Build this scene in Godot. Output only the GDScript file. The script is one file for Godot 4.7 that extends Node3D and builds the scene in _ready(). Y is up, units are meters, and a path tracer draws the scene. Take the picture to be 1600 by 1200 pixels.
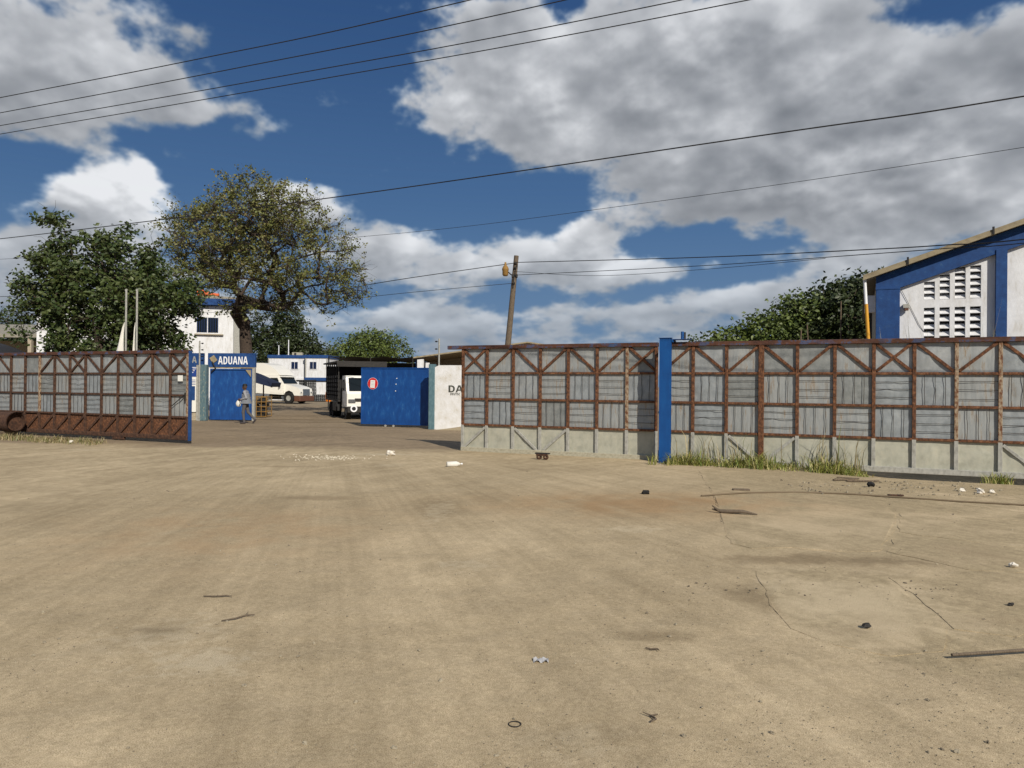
extends Node3D

# ---------------------------------------------------------------- helpers
var M := {}
var rng := RandomNumberGenerator.new()
var used := {}
var sg := -1                                  # smooth group of what tri() adds; -1 is flat
const T_DIR := Vector3(0.909, 0, 0.418)      # the run of the two fences and of the warehouse front
const TURN := -0.4313                        # rotation.y that lays local +x along T_DIR

func numbered(n: String) -> String:
	if not used.has(n):
		used[n] = 0
		return n
	used[n] += 1
	return "%s_%03d" % [n, used[n]]

func thing(called: String, label: String, category: String, at := Vector3.ZERO, turn := 0.0, group := "") -> Node3D:
	var o := Node3D.new()
	o.name = numbered(called)
	add_child(o)
	o.position = at
	o.rotation.y = turn
	tag(o, label, category, group)
	return o

func tag(o: Node, label: String, category: String, group := "", kind := "") -> void:
	if label: o.set_meta("label", label)
	if category: o.set_meta("category", category)
	if group: o.set_meta("group", group)
	o.set_meta("kind", kind if kind else "thing")

func new_st() -> SurfaceTool:
	var st := SurfaceTool.new()
	st.begin(Mesh.PRIMITIVE_TRIANGLES)
	return st

func done(st: SurfaceTool, smooth := false) -> ArrayMesh:
	if not smooth:
		st.generate_normals()
	return st.commit()

func put(called: String, mesh: Mesh, material: Material, parent: Node = null, xf := Transform3D.IDENTITY) -> MeshInstance3D:
	var o := MeshInstance3D.new()
	o.mesh = mesh
	o.material_override = material
	o.transform = xf
	if parent == null:
		o.name = numbered(called)
		add_child(o)
	else:
		o.name = called
		parent.add_child(o, true)
	return o

func struct(called: String, mesh: Mesh, material: Material) -> MeshInstance3D:
	var o := put(called, mesh, material)
	o.set_meta("kind", "structure")
	return o

func tri(st: SurfaceTool, a: Vector3, b: Vector3, c: Vector3, out: Vector3) -> void:
	if (a - c).cross(a - b).dot(out) < 0.0:
		var t := b
		b = c
		c = t
	st.set_smooth_group(sg)
	st.add_vertex(a)
	st.add_vertex(b)
	st.add_vertex(c)

func quad(st: SurfaceTool, a: Vector3, b: Vector3, c: Vector3, d: Vector3, out: Vector3) -> void:
	tri(st, a, b, c, out)
	tri(st, a, c, d, out)

# a box with chamfered edges
func cbox(st: SurfaceTool, c: Vector3, s: Vector3, bev := 0.006, basis := Basis.IDENTITY) -> void:
	var h := s * 0.5
	bev = minf(bev, minf(h.x, minf(h.y, h.z)) * 0.9)
	var k := h - Vector3.ONE * bev
	for ax in 3:
		var u := (ax + 1) % 3
		var w := (ax + 2) % 3
		for sg in [-1.0, 1.0]:
			var p: Array[Vector3] = []
			for q in [[-1, -1], [1, -1], [1, 1], [-1, 1]]:
				var v := Vector3.ZERO
				v[ax] = sg * h[ax]
				v[u] = q[0] * k[u]
				v[w] = q[1] * k[w]
				p.append(c + basis * v)
			var o := Vector3.ZERO
			o[ax] = sg
			quad(st, p[0], p[1], p[2], p[3], basis * o)
		if bev > 0.0:
			for s1 in [-1.0, 1.0]:
				for s2 in [-1.0, 1.0]:
					var v1 := Vector3.ZERO
					v1[u] = s1 * h[u]
					v1[w] = s2 * k[w]
					var v2 := Vector3.ZERO
					v2[u] = s1 * k[u]
					v2[w] = s2 * h[w]
					var lo := Vector3.ZERO
					lo[ax] = -k[ax]
					var hi := Vector3.ZERO
					hi[ax] = k[ax]
					var o2 := Vector3.ZERO
					o2[u] = s1
					o2[w] = s2
					quad(st, c + basis * (v1 + lo), c + basis * (v1 + hi), c + basis * (v2 + hi), c + basis * (v2 + lo), basis * o2)
	if bev > 0.0:
		for sx in [-1.0, 1.0]:
			for sy in [-1.0, 1.0]:
				for sz in [-1.0, 1.0]:
					tri(st, c + basis * Vector3(sx * h.x, sy * k.y, sz * k.z), c + basis * Vector3(sx * k.x, sy * h.y, sz * k.z), c + basis * Vector3(sx * k.x, sy * k.y, sz * h.z), basis * Vector3(sx, sy, sz))

func box_mesh(s: Vector3, bev := 0.006) -> ArrayMesh:
	var st := new_st()
	cbox(st, Vector3.ZERO, s, bev)
	return done(st)

# a beam between two points, w across and d deep (d measured along out)
func beam(st: SurfaceTool, a: Vector3, b: Vector3, w: float, d: float, out := Vector3(0, 0, 1), bev := 0.005) -> void:
	var y := (b - a).normalized()
	var z := (out - y * out.dot(y)).normalized()
	var x := y.cross(z)
	cbox(st, (a + b) * 0.5, Vector3(w, a.distance_to(b), d), bev, Basis(x, y, z))

func tube(st: SurfaceTool, pts: Array, radii: Array, sides := 8, caps := true) -> void:
	var n := pts.size()
	var rings := []
	var side := Vector3.ZERO
	for i in n:
		var d: Vector3 = (pts[mini(i + 1, n - 1)] - pts[maxi(i - 1, 0)]).normalized()
		if side == Vector3.ZERO:
			side = d.cross(Vector3.UP if absf(d.y) < 0.9 else Vector3.RIGHT).normalized()
		side = (side - d * side.dot(d)).normalized()
		var up := d.cross(side)
		var ring: Array[Vector3] = []
		for k in sides:
			var a := TAU * k / sides
			ring.append(pts[i] + (side * cos(a) + up * sin(a)) * radii[i])
		rings.append(ring)
	st.set_smooth_group(1)
	for i in n - 1:
		for k in sides:
			var k2 := (k + 1) % sides
			var a: Vector3 = rings[i][k]
			var b: Vector3 = rings[i][k2]
			var c: Vector3 = rings[i + 1][k2]
			var e: Vector3 = rings[i + 1][k]
			var out: Vector3 = (a + b + c + e) * 0.25 - (pts[i] + pts[i + 1]) * 0.5
			for t3 in [[a, b, c], [a, c, e]]:
				var p: Vector3 = t3[0]
				var q: Vector3 = t3[1]
				var r: Vector3 = t3[2]
				if (p - r).cross(p - q).dot(out) < 0.0:
					var sw := q
					q = r
					r = sw
				st.add_vertex(p)
				st.add_vertex(q)
				st.add_vertex(r)
	if caps:
		for e in [0, n - 1]:
			var d: Vector3 = (pts[0] - pts[1]) if e == 0 else (pts[n - 1] - pts[n - 2])
			for k in range(1, sides - 1):
				tri(st, rings[e][0], rings[e][k], rings[e][k + 1], d)

func tube_mesh(pts: Array, r: float, sides := 8) -> ArrayMesh:
	var st := new_st()
	var rr := []
	for p in pts:
		rr.append(r)
	tube(st, pts, rr, sides)
	return done(st)

# polygon in local xy pushed along z by depth, set in place by xf
func prism(st: SurfaceTool, poly: PackedVector2Array, z0: float, z1: float, xf := Transform3D.IDENTITY) -> void:
	var idx := Geometry2D.triangulate_polygon(poly)
	for i in range(0, idx.size(), 3):
		for z in [z0, z1]:
			var o := Vector3(0, 0, signf(z - (z0 + z1) * 0.5))
			tri(st, xf * Vector3(poly[idx[i]].x, poly[idx[i]].y, z), xf * Vector3(poly[idx[i + 1]].x, poly[idx[i + 1]].y, z), xf * Vector3(poly[idx[i + 2]].x, poly[idx[i + 2]].y, z), xf.basis * o)
	var area := 0.0
	for i in poly.size():
		area += poly[i].cross(poly[(i + 1) % poly.size()])
	for i in poly.size():
		var a := poly[i]
		var b := poly[(i + 1) % poly.size()]
		var e := (b - a)
		var o2 := Vector2(e.y, -e.x) * signf(area)
		quad(st, xf * Vector3(a.x, a.y, z0), xf * Vector3(b.x, b.y, z0), xf * Vector3(b.x, b.y, z1), xf * Vector3(a.x, a.y, z1), xf.basis * Vector3(o2.x, o2.y, 0))

func prism_mesh(poly: Array, z0: float, z1: float) -> ArrayMesh:
	var st := new_st()
	prism(st, PackedVector2Array(poly), z0, z1)
	return done(st)

# disc with rounded rim lying across local z
func wheel_mesh(r: float, w: float, hole := 0.0, sides := 24) -> ArrayMesh:
	var st := new_st()
	var prof := [[hole, w * 0.42], [r * 0.9, w * 0.5], [r, w * 0.36], [r, -w * 0.36], [r * 0.9, -w * 0.5], [hole, -w * 0.42]]
	if hole > 0.0:
		prof.append([hole, w * 0.42])
	for i in prof.size() - 1:
		for k in sides:
			var a0 := TAU * k / sides
			var a1 := TAU * (k + 1) / sides
			var p := []
			for q in [[i, a0], [i, a1], [i + 1, a1], [i + 1, a0]]:
				p.append(Vector3(cos(q[1]) * prof[q[0]][0], sin(q[1]) * prof[q[0]][0], prof[q[0]][1]))
			var mid: Vector3 = (p[0] + p[1] + p[2] + p[3]) * 0.25
			var o: Vector3 = Vector3(mid.x, mid.y, 0).normalized() * (prof[i][1] - prof[i + 1][1]) + Vector3(0, 0, prof[i + 1][0] - prof[i][0]) * 1.0
			quad(st, p[0], p[1], p[2], p[3], o)
	return done(st)

func lathe(st: SurfaceTool, prof: Array, xf := Transform3D.IDENTITY, sides := 16) -> void:   # prof: [radius, y] upwards
	sg = 1
	for i in prof.size() - 1:
		for k in sides:
			var a0 := TAU * k / sides
			var a1 := TAU * (k + 1) / sides
			var p: Array[Vector3] = []
			for q in [[i, a0], [i, a1], [i + 1, a1], [i + 1, a0]]:
				p.append(xf * Vector3(cos(q[1]) * prof[q[0]][0], prof[q[0]][1], sin(q[1]) * prof[q[0]][0]))
			var am := (a0 + a1) * 0.5
			var dr: float = prof[i + 1][0] - prof[i][0]
			var dy: float = prof[i + 1][1] - prof[i][1]
			quad(st, p[0], p[1], p[2], p[3], xf.basis * Vector3(cos(am) * dy, -dr, sin(am) * dy))
	sg = -1

# ---------------------------------------------------------------- materials
func ramp_tex(cols: Array, freq: float, sd: int, kind := FastNoiseLite.TYPE_SIMPLEX_SMOOTH, oct := 5, size := 512) -> NoiseTexture2D:
	var n := FastNoiseLite.new()
	n.noise_type = kind
	n.seed = sd
	n.frequency = freq
	n.fractal_octaves = oct
	n.fractal_gain = 0.6
	var g := Gradient.new()
	var offs := PackedFloat32Array()
	var cc := PackedColorArray()
	for c in cols:
		offs.append(c[0])
		cc.append(Color8(c[1], c[2], c[3]))
	g.offsets = offs
	g.colors = cc
	var t := NoiseTexture2D.new()
	t.width = size
	t.height = size
	t.seamless = true
	t.noise = n
	t.color_ramp = g
	return t

func bump_tex(freq: float, sd: int, strength := 4.0, oct := 4) -> NoiseTexture2D:
	var n := FastNoiseLite.new()
	n.seed = sd
	n.frequency = freq
	n.fractal_octaves = oct
	var t := NoiseTexture2D.new()
	t.width = 512
	t.height = 512
	t.seamless = true
	t.as_normal_map = true
	t.bump_strength = strength
	t.noise = n
	return t

func mk(tex: Texture2D, scale: Vector3, rough := 0.85, metal := 0.0, bump: Texture2D = null, bump_scale := 1.0, world := true) -> StandardMaterial3D:
	var m := StandardMaterial3D.new()
	m.albedo_texture = tex
	m.uv1_triplanar = true
	m.uv1_world_triplanar = world
	m.uv1_scale = scale
	m.roughness = rough
	m.metallic = metal
	if bump:
		m.normal_enabled = true
		m.normal_texture = bump
		m.normal_scale = bump_scale
	return m

func flat(r: int, g: int, b: int, rough := 0.8, metal := 0.0) -> StandardMaterial3D:
	var m := StandardMaterial3D.new()
	m.albedo_color = Color8(r, g, b)
	m.roughness = rough
	m.metallic = metal
	return m

func make_materials() -> void:
	var bump_fine := bump_tex(0.06, 5, 3.0)
	var bump_soft := bump_tex(0.012, 6, 6.0)
	M.rust = mk(ramp_tex([[0.0, 42, 28, 20], [0.35, 74, 47, 31], [0.55, 98, 62, 39], [0.75, 124, 82, 54], [1.0, 148, 124, 100]], 0.02, 11), Vector3(1.6, 0.9, 1.6), 0.9, 0.0, bump_fine, 0.7)
	M.rust_dark = mk(ramp_tex([[0.0, 34, 23, 18], [0.4, 62, 41, 30], [0.62, 82, 55, 39], [0.85, 104, 76, 56], [1.0, 130, 110, 90]], 0.018, 12), Vector3(1.3, 0.8, 1.3), 0.92, 0.0, bump_fine, 0.7)
	M.rust_pale = mk(ramp_tex([[0.0, 70, 40, 26], [0.38, 104, 66, 42], [0.5, 146, 128, 106], [0.75, 165, 152, 132], [1.0, 120, 84, 58]], 0.02, 13), Vector3(1.4, 0.7, 1.4), 0.9, 0.0, bump_fine, 0.6)
	M.top_rail = mk(ramp_tex([[0.0, 42, 28, 24], [0.5, 78, 46, 32], [0.66, 92, 58, 42], [0.7, 58, 72, 104], [0.85, 62, 80, 118], [1.0, 100, 96, 96]], 0.012, 14), Vector3(0.5, 0.5, 0.5), 0.8, 0.0, bump_fine, 0.6)
	var galv := ramp_tex([[0.0, 150, 156, 158], [0.4, 172, 177, 179], [0.6, 182, 187, 189], [0.85, 196, 200, 201], [1.0, 166, 152, 132]], 0.012, 15)
	M.galv = []
	for k in 3:
		var g := mk(galv, Vector3(0.9, 0.45 + 0.12 * k, 0.9), 0.5 + 0.07 * k, 0.25, bump_soft, 0.35)
		g.uv1_offset = Vector3(0.37 * k, 0.21 * k, 0)
		g.albedo_color = [Color(0.86, 0.86, 0.86), Color(0.81, 0.82, 0.83), Color(0.75, 0.75, 0.74)][k]
		M.galv.append(g)
	M.galv.append(mk(ramp_tex([[0.0, 128, 132, 132], [0.5, 150, 154, 155], [0.7, 158, 160, 158], [0.76, 136, 118, 98], [0.82, 146, 136, 122], [1.0, 162, 162, 158]], 0.014, 19), Vector3(1.3, 0.16, 1.3), 0.6, 0.2, bump_soft, 0.4))
	M.galv_low = mk(ramp_tex([[0.0, 150, 150, 136], [0.5, 172, 172, 158], [0.8, 182, 180, 164], [1.0, 160, 148, 122]], 0.012, 16), Vector3(0.8, 0.5, 0.8), 0.6, 0.15, bump_soft, 0.3)
	M.rail_cream = mk(ramp_tex([[0.0, 132, 124, 104], [0.5, 164, 160, 142], [1.0, 182, 176, 156]], 0.02, 17), Vector3(1.2, 1.2, 1.2), 0.8)
	M.post_grey = mk(ramp_tex([[0.0, 120, 118, 110], [0.5, 156, 156, 150], [1.0, 176, 174, 166]], 0.02, 18), Vector3(1.2, 0.6, 1.2), 0.75)
	M.rod = flat(46, 38, 32, 0.85)
	M.blue = mk(ramp_tex([[0.0, 4, 56, 115], [0.45, 7, 65, 130], [0.7, 12, 72, 138], [0.9, 38, 90, 148], [1.0, 78, 116, 156]], 0.01, 20), Vector3(0.9, 0.28, 0.9), 0.55, 0.0, bump_soft, 0.15)
	M.blue_post = mk(ramp_tex([[0.0, 2, 62, 122], [0.6, 4, 72, 136], [0.92, 10, 80, 144], [1.0, 54, 98, 144]], 0.012, 21), Vector3(0.8, 0.3, 0.8), 0.45)
	M.blue_wall = mk(ramp_tex([[0.0, 10, 49, 99], [0.5, 16, 60, 115], [0.85, 24, 70, 127], [1.0, 70, 96, 130]], 0.012, 22), Vector3(0.7, 0.5, 0.7), 0.8, 0.0, bump_fine, 0.25)
	M.white = mk(ramp_tex([[0.0, 186, 183, 176], [0.3, 208, 209, 211], [0.7, 218, 220, 224], [1.0, 223, 226, 230]], 0.012, 23), Vector3(0.6, 0.14, 0.6), 0.88, 0.0, bump_fine, 0.25)
	M.white_dirty = mk(ramp_tex([[0.0, 188, 180, 164], [0.25, 206, 204, 199], [0.6, 216, 216, 216], [1.0, 226, 227, 229]], 0.012, 24), Vector3(0.4, 0.3, 0.4), 0.88, 0.0, bump_fine, 0.25)
	M.teal = mk(ramp_tex([[0.0, 66, 90, 98], [0.6, 88, 112, 120], [0.78, 104, 122, 122], [0.82, 150, 144, 122], [1.0, 166, 156, 130]], 0.014, 25), Vector3(1.1, 0.6, 1.1), 0.85, 0.0, bump_fine, 0.3)
	M.teal_plain = mk(ramp_tex([[0.0, 70, 98, 106], [0.5, 84, 114, 124], [1.0, 104, 130, 136]], 0.014, 26), Vector3(1.1, 0.6, 1.1), 0.85)
	M.concrete = mk(ramp_tex([[0.0, 140, 130, 112], [0.5, 166, 156, 136], [1.0, 186, 178, 160]], 0.02, 27), Vector3(0.8, 0.8, 0.8), 0.92, 0.0, bump_fine, 0.5)
	M.tan_metal = mk(ramp_tex([[0.0, 112, 100, 80], [0.5, 142, 130, 104], [1.0, 160, 148, 122]], 0.012, 28), Vector3(0.5, 0.5, 0.5), 0.7)
	M.wood = mk(ramp_tex([[0.0, 66, 56, 46], [0.5, 100, 88, 74], [1.0, 134, 120, 102]], 0.02, 29), Vector3(6, 0.5, 6), 0.95, 0.0, bump_fine, 0.6)
	M.bark = mk(ramp_tex([[0.0, 36, 29, 24], [0.5, 66, 55, 46], [1.0, 98, 84, 70]], 0.02, 30), Vector3(2.4, 0.7, 2.4), 0.95, 0.0, bump_fine, 0.9)
	M.bark_pale = mk(ramp_tex([[0.0, 62, 52, 43], [0.5, 104, 90, 74], [1.0, 142, 126, 106]], 0.02, 31), Vector3(2.4, 0.7, 2.4), 0.95)
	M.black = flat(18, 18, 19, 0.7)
	M.rubber = flat(26, 25, 25, 0.9)
	M.dark_metal = mk(ramp_tex([[0.0, 22, 21, 21], [0.6, 38, 36, 34], [1.0, 66, 54, 44]], 0.02, 32), Vector3(1, 1, 1), 0.75)
	M.truck_white = flat(232, 230, 222, 0.35)
	M.truck_white.clearcoat_enabled = true
	M.truck_white.clearcoat = 0.5
	M.glass = flat(26, 32, 36, 0.08)
	M.glass.metallic_specular = 0.35
	M.chrome = flat(190, 190, 186, 0.25, 0.9)
	M.brown_bumper = flat(96, 62, 46, 0.6)
	M.yellow = flat(206, 150, 40, 0.6)
	M.yellow_rust = mk(ramp_tex([[0.0, 92, 68, 38], [0.5, 142, 108, 54], [1.0, 170, 136, 74]], 0.03, 33), Vector3(2, 2, 2), 0.8)
	M.orange = flat(226, 128, 26, 0.6)
	M.red = flat(196, 30, 34, 0.6)
	M.red_container = flat(132, 66, 66, 0.7)
	M.paper = flat(226, 226, 220, 0.9)
	M.blue_print = flat(24, 60, 136, 0.6)
	M.letter_white = flat(226, 228, 232, 0.75)
	M.letter_grey = flat(150, 152, 150, 0.8)
	M.letter_dark = flat(66, 68, 62, 0.8)
	M.orange_tile = flat(206, 98, 52, 0.8)
	M.roof_grey = mk(ramp_tex([[0.0, 112, 108, 98], [0.5, 140, 136, 124], [1.0, 158, 154, 142]], 0.02, 34), Vector3(0.5, 0.5, 0.5), 0.8)
	M.wire = flat(24, 24, 26, 0.7)
	M.cloth_white = flat(214, 212, 204, 0.95)
	M.cloth_red = flat(178, 54, 46, 0.95)
	M.tarp_blue = flat(18, 32, 62, 0.85)
	M.stone = mk(ramp_tex([[0.0, 120, 108, 86], [0.5, 160, 148, 124], [1.0, 196, 188, 168]], 0.05, 35), Vector3(4, 4, 4), 0.95)
	M.stone_white = flat(214, 208, 196, 0.95)
	M.grit = ramp_tex([[0.0, 132, 124, 112], [0.28, 208, 203, 196], [0.46, 238, 236, 232], [0.7, 250, 249, 248], [1.0, 255, 255, 255]], 0.11, 77, FastNoiseLite.TYPE_SIMPLEX, 4, 1024)
	M.vertex = StandardMaterial3D.new()
	M.vertex.vertex_color_use_as_albedo = true
	M.vertex.roughness = 0.85
	M.leaf = StandardMaterial3D.new()
	M.leaf.vertex_color_use_as_albedo = true
	M.leaf.roughness = 0.55
	M.leaf.backlight_enabled = true
	M.leaf.backlight = Color(0.3, 0.32, 0.12)
	M.leaf.cull_mode = BaseMaterial3D.CULL_DISABLED

# ---------------------------------------------------------------- sky
# clouds as soft masses given by bearing and height above the horizon in degrees: [bearing, height, half width, half height, amount, whiteness]
var CLOUDS := []
var cn := FastNoiseLite.new()
var cn2 := FastNoiseLite.new()
var cn3 := FastNoiseLite.new()

func cloud_list() -> void:
	var f := 1177.5
	# measured on the photograph's own scale, then turned into angles
	for c in [
		[1000, 110, 330, 120, 1.0, 0.72], [1330, 190, 330, 150, 1.05, 0.55], [1180, 290, 260, 80, 1.0, 0.5], [690, 165, 125, 60, 0.9, 0.85], [820, 200, 170, 70, 0.95, 0.75],
		[1450, 330, 230, 80, 0.95, 0.6], [760, 30, 220, 60, 0.7, 0.6], [1260, 40, 330, 90, 0.8, 0.5], [1560, 120, 160, 120, 0.9, 0.5], [1380, 300, 140, 60, 0.9, 0.85], [1000, 260, 130, 45, 0.6, 0.6],
		[60, 70, 230, 110, 1.05, 0.62], [190, 150, 190, 60, 0.85, 0.55], [20, 170, 160, 50, 0.7, 0.5],
		[170, 300, 88, 48, 1.25, 1.15], [215, 270, 36, 30, 0.9, 1.2], [110, 320, 60, 30, 0.8, 1.0], [40, 420, 190, 75, 0.95, 0.62], [200, 400, 150, 50, 0.7, 0.7],
		[480, 320, 120, 48, 0.85, 0.7], [590, 380, 140, 60, 0.9, 0.6], [430, 290, 70, 25, 0.5, 0.8],
		[930, 355, 75, 45, 0.85, 0.95], [860, 390, 190, 48, 0.95, 0.85], [980, 420, 130, 36, 0.85, 0.8], [700, 420, 160, 45, 0.8, 0.7],
		[420, 208, 70, 28, 0.85, 0.6], [345, 100, 80, 70, 0.62, 0.45], [510, 160, 80, 30, 0.55, 0.5], [270, 235, 70, 24, 0.5, 0.45], [290, 160, 80, 30, 0.6, 0.5], [800, 572, 1000, 26, 0.55, 0.6],
		[700, 500, 400, 48, 0.60, 0.6], [1000, 500, 330, 45, 0.60, 0.6], [640, 500, 80, 18, 0.5, 1.0], [1180, 470, 170, 40, 0.8, 0.65], [1290, 425, 110, 32, 0.85, 1.0], [560, 545, 500, 30, 0.5, 0.6], [1050, 545, 400, 30, 0.5, 0.6], [200, 520, 300, 50, 0.9, 0.55],
		[1540, 430, 150, 60, 0.7, 0.6], [1120, 400, 60, 22, 0.35, 0.5],
		[450, 60, 110, 90, -0.45, 0.5], [330, 215, 200, 34, -0.5, 0.5], [560, 250, 110, 40, -0.8, 0.5], [720, 318, 130, 26, -0.8, 0.5], [880, 322, 60, 22, -0.6, 0.5], [1090, 372, 110, 24, -0.7, 0.5], [1440, 15, 70, 30, -0.55, 0.5], [865, 15, 30, 30, -0.5, 0.5], [1150, 425, 60, 18, -0.5, 0.5], [560, 470, 60, 16, -0.4, 0.5], [50, 245, 120, 22, -0.6, 0.5],
	]:
		var u: float = c[0] - 800.0
		var v: float = 603.0 + 0.0087 * u - c[1]
		CLOUDS.append([rad_to_deg(atan(u / f)), rad_to_deg(atan(v / sqrt(f * f + u * u))), rad_to_deg(c[2] / f) * 0.86, rad_to_deg(c[3] / f) * 0.92, c[4], c[5]])
	cn.seed = 3
	cn.frequency = 1.0
	cn.fractal_octaves = 7
	cn.fractal_gain = 0.60
	cn2.seed = 8
	cn2.frequency = 1.0
	cn2.fractal_octaves = 4
	cn3.seed = 21
	cn3.frequency = 1.0
	cn3.fractal_octaves = 3

# x: how much cloud, y: how white
func cloud(az: float, el: float, row: Array) -> Vector2:
	var a := deg_to_rad(az)
	var e := deg_to_rad(el)
	var d := Vector3(sin(a) * cos(e), sin(e), -cos(a) * cos(e))
	var p := Vector3(d.x, d.y * 1.45 + 0.25 * (1.0 - exp(-d.y * 9.0)), d.z)
	var warp := cn3.get_noise_3dv(p * 5.0) * 2.2
	var cover := 0.0
	var hole := 0.0
	var white := 0.0
	var wsum := 0.001
	for c: PackedFloat32Array in row:
		var dx: float = (az + warp - c[0]) / c[2]
		if dx * dx > 5.0:
			continue
		var dy: float = (el + warp * 0.5 - c[1]) / c[3]
		var q := dx * dx + dy * dy
		if q < 5.0:
			var w: float = c[4] * exp(-q * 0.9)
			if w < 0.0:
				hole += w
				continue
			cover = maxf(cover, w) + minf(cover, w) * 0.35
			white += w * c[5]
			wsum += w
	cover = maxf(cover + hole, 0.0)
	# beyond the photograph's view the same weather goes on
	var away := clampf((absf(az) - 37.0) / 9.0, 0.0, 1.0)
	away = maxf(away, clampf((el - 30.0) / 8.0, 0.0, 1.0))
	if away > 0.0:
		var c2 := clampf(0.52 + 1.25 * cn2.get_noise_3dv(p * 2.3), 0.0, 1.1)
		cover = lerpf(cover, maxf(cover, c2), away)
		white += 0.62 * away
		wsum += away
	var n := cn.get_noise_3dv(p * 7.0)
	var n2 := cn2.get_noise_3dv(p * 34.0)
	return Vector2(cover * 0.94 + n * 0.66 + n2 * 0.15 + 0.03, white / wsum + 0.06 + 0.40 * cn3.get_noise_3dv(p * 10.0 + Vector3(3, 1, 7)))

func sky_part(az0: float, az1: float, el0: float, el1: float, w: int, h: int) -> Image:
	var dens := PackedFloat32Array()
	var wh := PackedFloat32Array()
	dens.resize(w * h)
	wh.resize(w * h)
	var rows := []
	rows.resize(h)
	var work := func(j: int) -> void:
		var el := lerpf(el1, el0, (j + 0.5) / h)
		var row := []
		for c in CLOUDS:
			if absf(el - c[1]) < c[3] * 2.3 + 1.2:
				row.append(PackedFloat32Array(c))
		var line := PackedFloat32Array()
		line.resize(w * 2)
		for i in w:
			var c := cloud(lerpf(az0, az1, (i + 0.5) / w), el, row)
			line[i] = c.x
			line[w + i] = c.y
		rows[j] = line
	WorkerThreadPool.wait_for_group_task_completion(WorkerThreadPool.add_group_task(work, h))
	dens.clear()
	wh.clear()
	for line: PackedFloat32Array in rows:
		dens.append_array(line.slice(0, w))
		wh.append_array(line.slice(w))
	var bytes := PackedByteArray()
	bytes.resize(w * h * 3)
	var step := maxi(1, roundi(0.55 / ((az1 - az0) / w)))
	for j in h:
		var el := lerpf(el1, el0, (j + 0.5) / h)
		var t := clampf(el / 30.0, 0.0, 1.0)
		var blue := Vector3(0.43, 0.54, 0.66).lerp(Vector3(0.295, 0.43, 0.595), smoothstep(0.0, 0.5, t)).lerp(Vector3(0.19, 0.315, 0.495), smoothstep(0.3, 1.0, t))
		for i in w:
			var k := j * w + i
			var d := dens[k]
			var a := smoothstep(0.37, 0.76, d)
			var c := blue
			if a > 0.0:
				var up := dens[maxi(j - step, 0) * w + mini(i + step / 2, w - 1)]
				var up2 := dens[maxi(j - step * 3, 0) * w + mini(i + step * 2, w - 1)]
				var lit := clampf(0.5 + (d - up) * 0.8 + (d - up2) * 0.65, 0.0, 1.0)
				var thick := smoothstep(0.55, 1.35, d)
				var l := clampf(wh[k] * (0.42 + 0.62 * lit) - thick * 0.30 * (1.25 - wh[k]), 0.0, 1.0)
				var cc := Vector3(0.50, 0.515, 0.54).lerp(Vector3(0.93, 0.935, 0.945), l)
				cc = cc.lerp(Vector3(0.50, 0.57, 0.65), 0.45 * (1.0 - smoothstep(0.0, 13.0, el)))
				c = blue.lerp(cc, a * 0.97)
			bytes[k * 3] = clampi(int(c.x * 255.0 + 0.5), 0, 255)
			bytes[k * 3 + 1] = clampi(int(c.y * 255.0 + 0.5), 0, 255)
			bytes[k * 3 + 2] = clampi(int(c.z * 255.0 + 0.5), 0, 255)
	return Image.create_from_data(w, h, false, Image.FORMAT_RGB8, bytes)

func make_sky() -> Sky:
	cloud_list()
	var whole := Image.create(4096, 2048, false, Image.FORMAT_RGB8)
	whole.fill(Color8(132, 122, 104))
	var far := sky_part(-180, 180, 0, 90, 640, 160)
	far.resize(4096, 1024, Image.INTERPOLATE_CUBIC)
	whole.blit_rect(far, Rect2i(0, 0, 4096, 1024), Vector2i(0, 0))
	# the part in view in full detail: 80 x 36 degrees at 4096 / 360 pixels a degree
	var near := sky_part(-40.078125, 40.078125, 0, 36.03515625, 912, 410)
	whole.blit_rect(near, Rect2i(0, 0, 912, 410), Vector2i(2048 - 456, 1024 - 410))
	# a panorama begins at -z: bring the middle of the picture there
	var turned := Image.create(4096, 2048, false, Image.FORMAT_RGB8)
	turned.blit_rect(whole, Rect2i(2048, 0, 2048, 2048), Vector2i(0, 0))
	turned.blit_rect(whole, Rect2i(0, 0, 2048, 2048), Vector2i(2048, 0))
	whole = turned
	var pm := PanoramaSkyMaterial.new()
	pm.panorama = ImageTexture.create_from_image(whole)
	var sky := Sky.new()
	sky.sky_material = pm
	return sky

# ---------------------------------------------------------------- ground
var gn := FastNoiseLite.new()
var gn2 := FastNoiseLite.new()
var gn3 := FastNoiseLite.new()

func ground_y(x: float, z: float) -> float:
	# gentle unevenness; the ground drops a little under the far end of the long fence
	var s := (Vector3(x, 0, z) - Vector3(-1.34, 0, -20.3)).dot(T_DIR)
	var n := (Vector3(x, 0, z) - Vector3(-1.34, 0, -20.3)).dot(Vector3(-0.418, 0, 0.909))
	var dip := smoothstep(8.6, 10.6, s) * (1.0 - smoothstep(0.35, 1.3, absf(n - 0.1)))
	return gn.get_noise_2d(x * 9.0, z * 9.0) * 0.012 - 0.15 * dip

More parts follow.
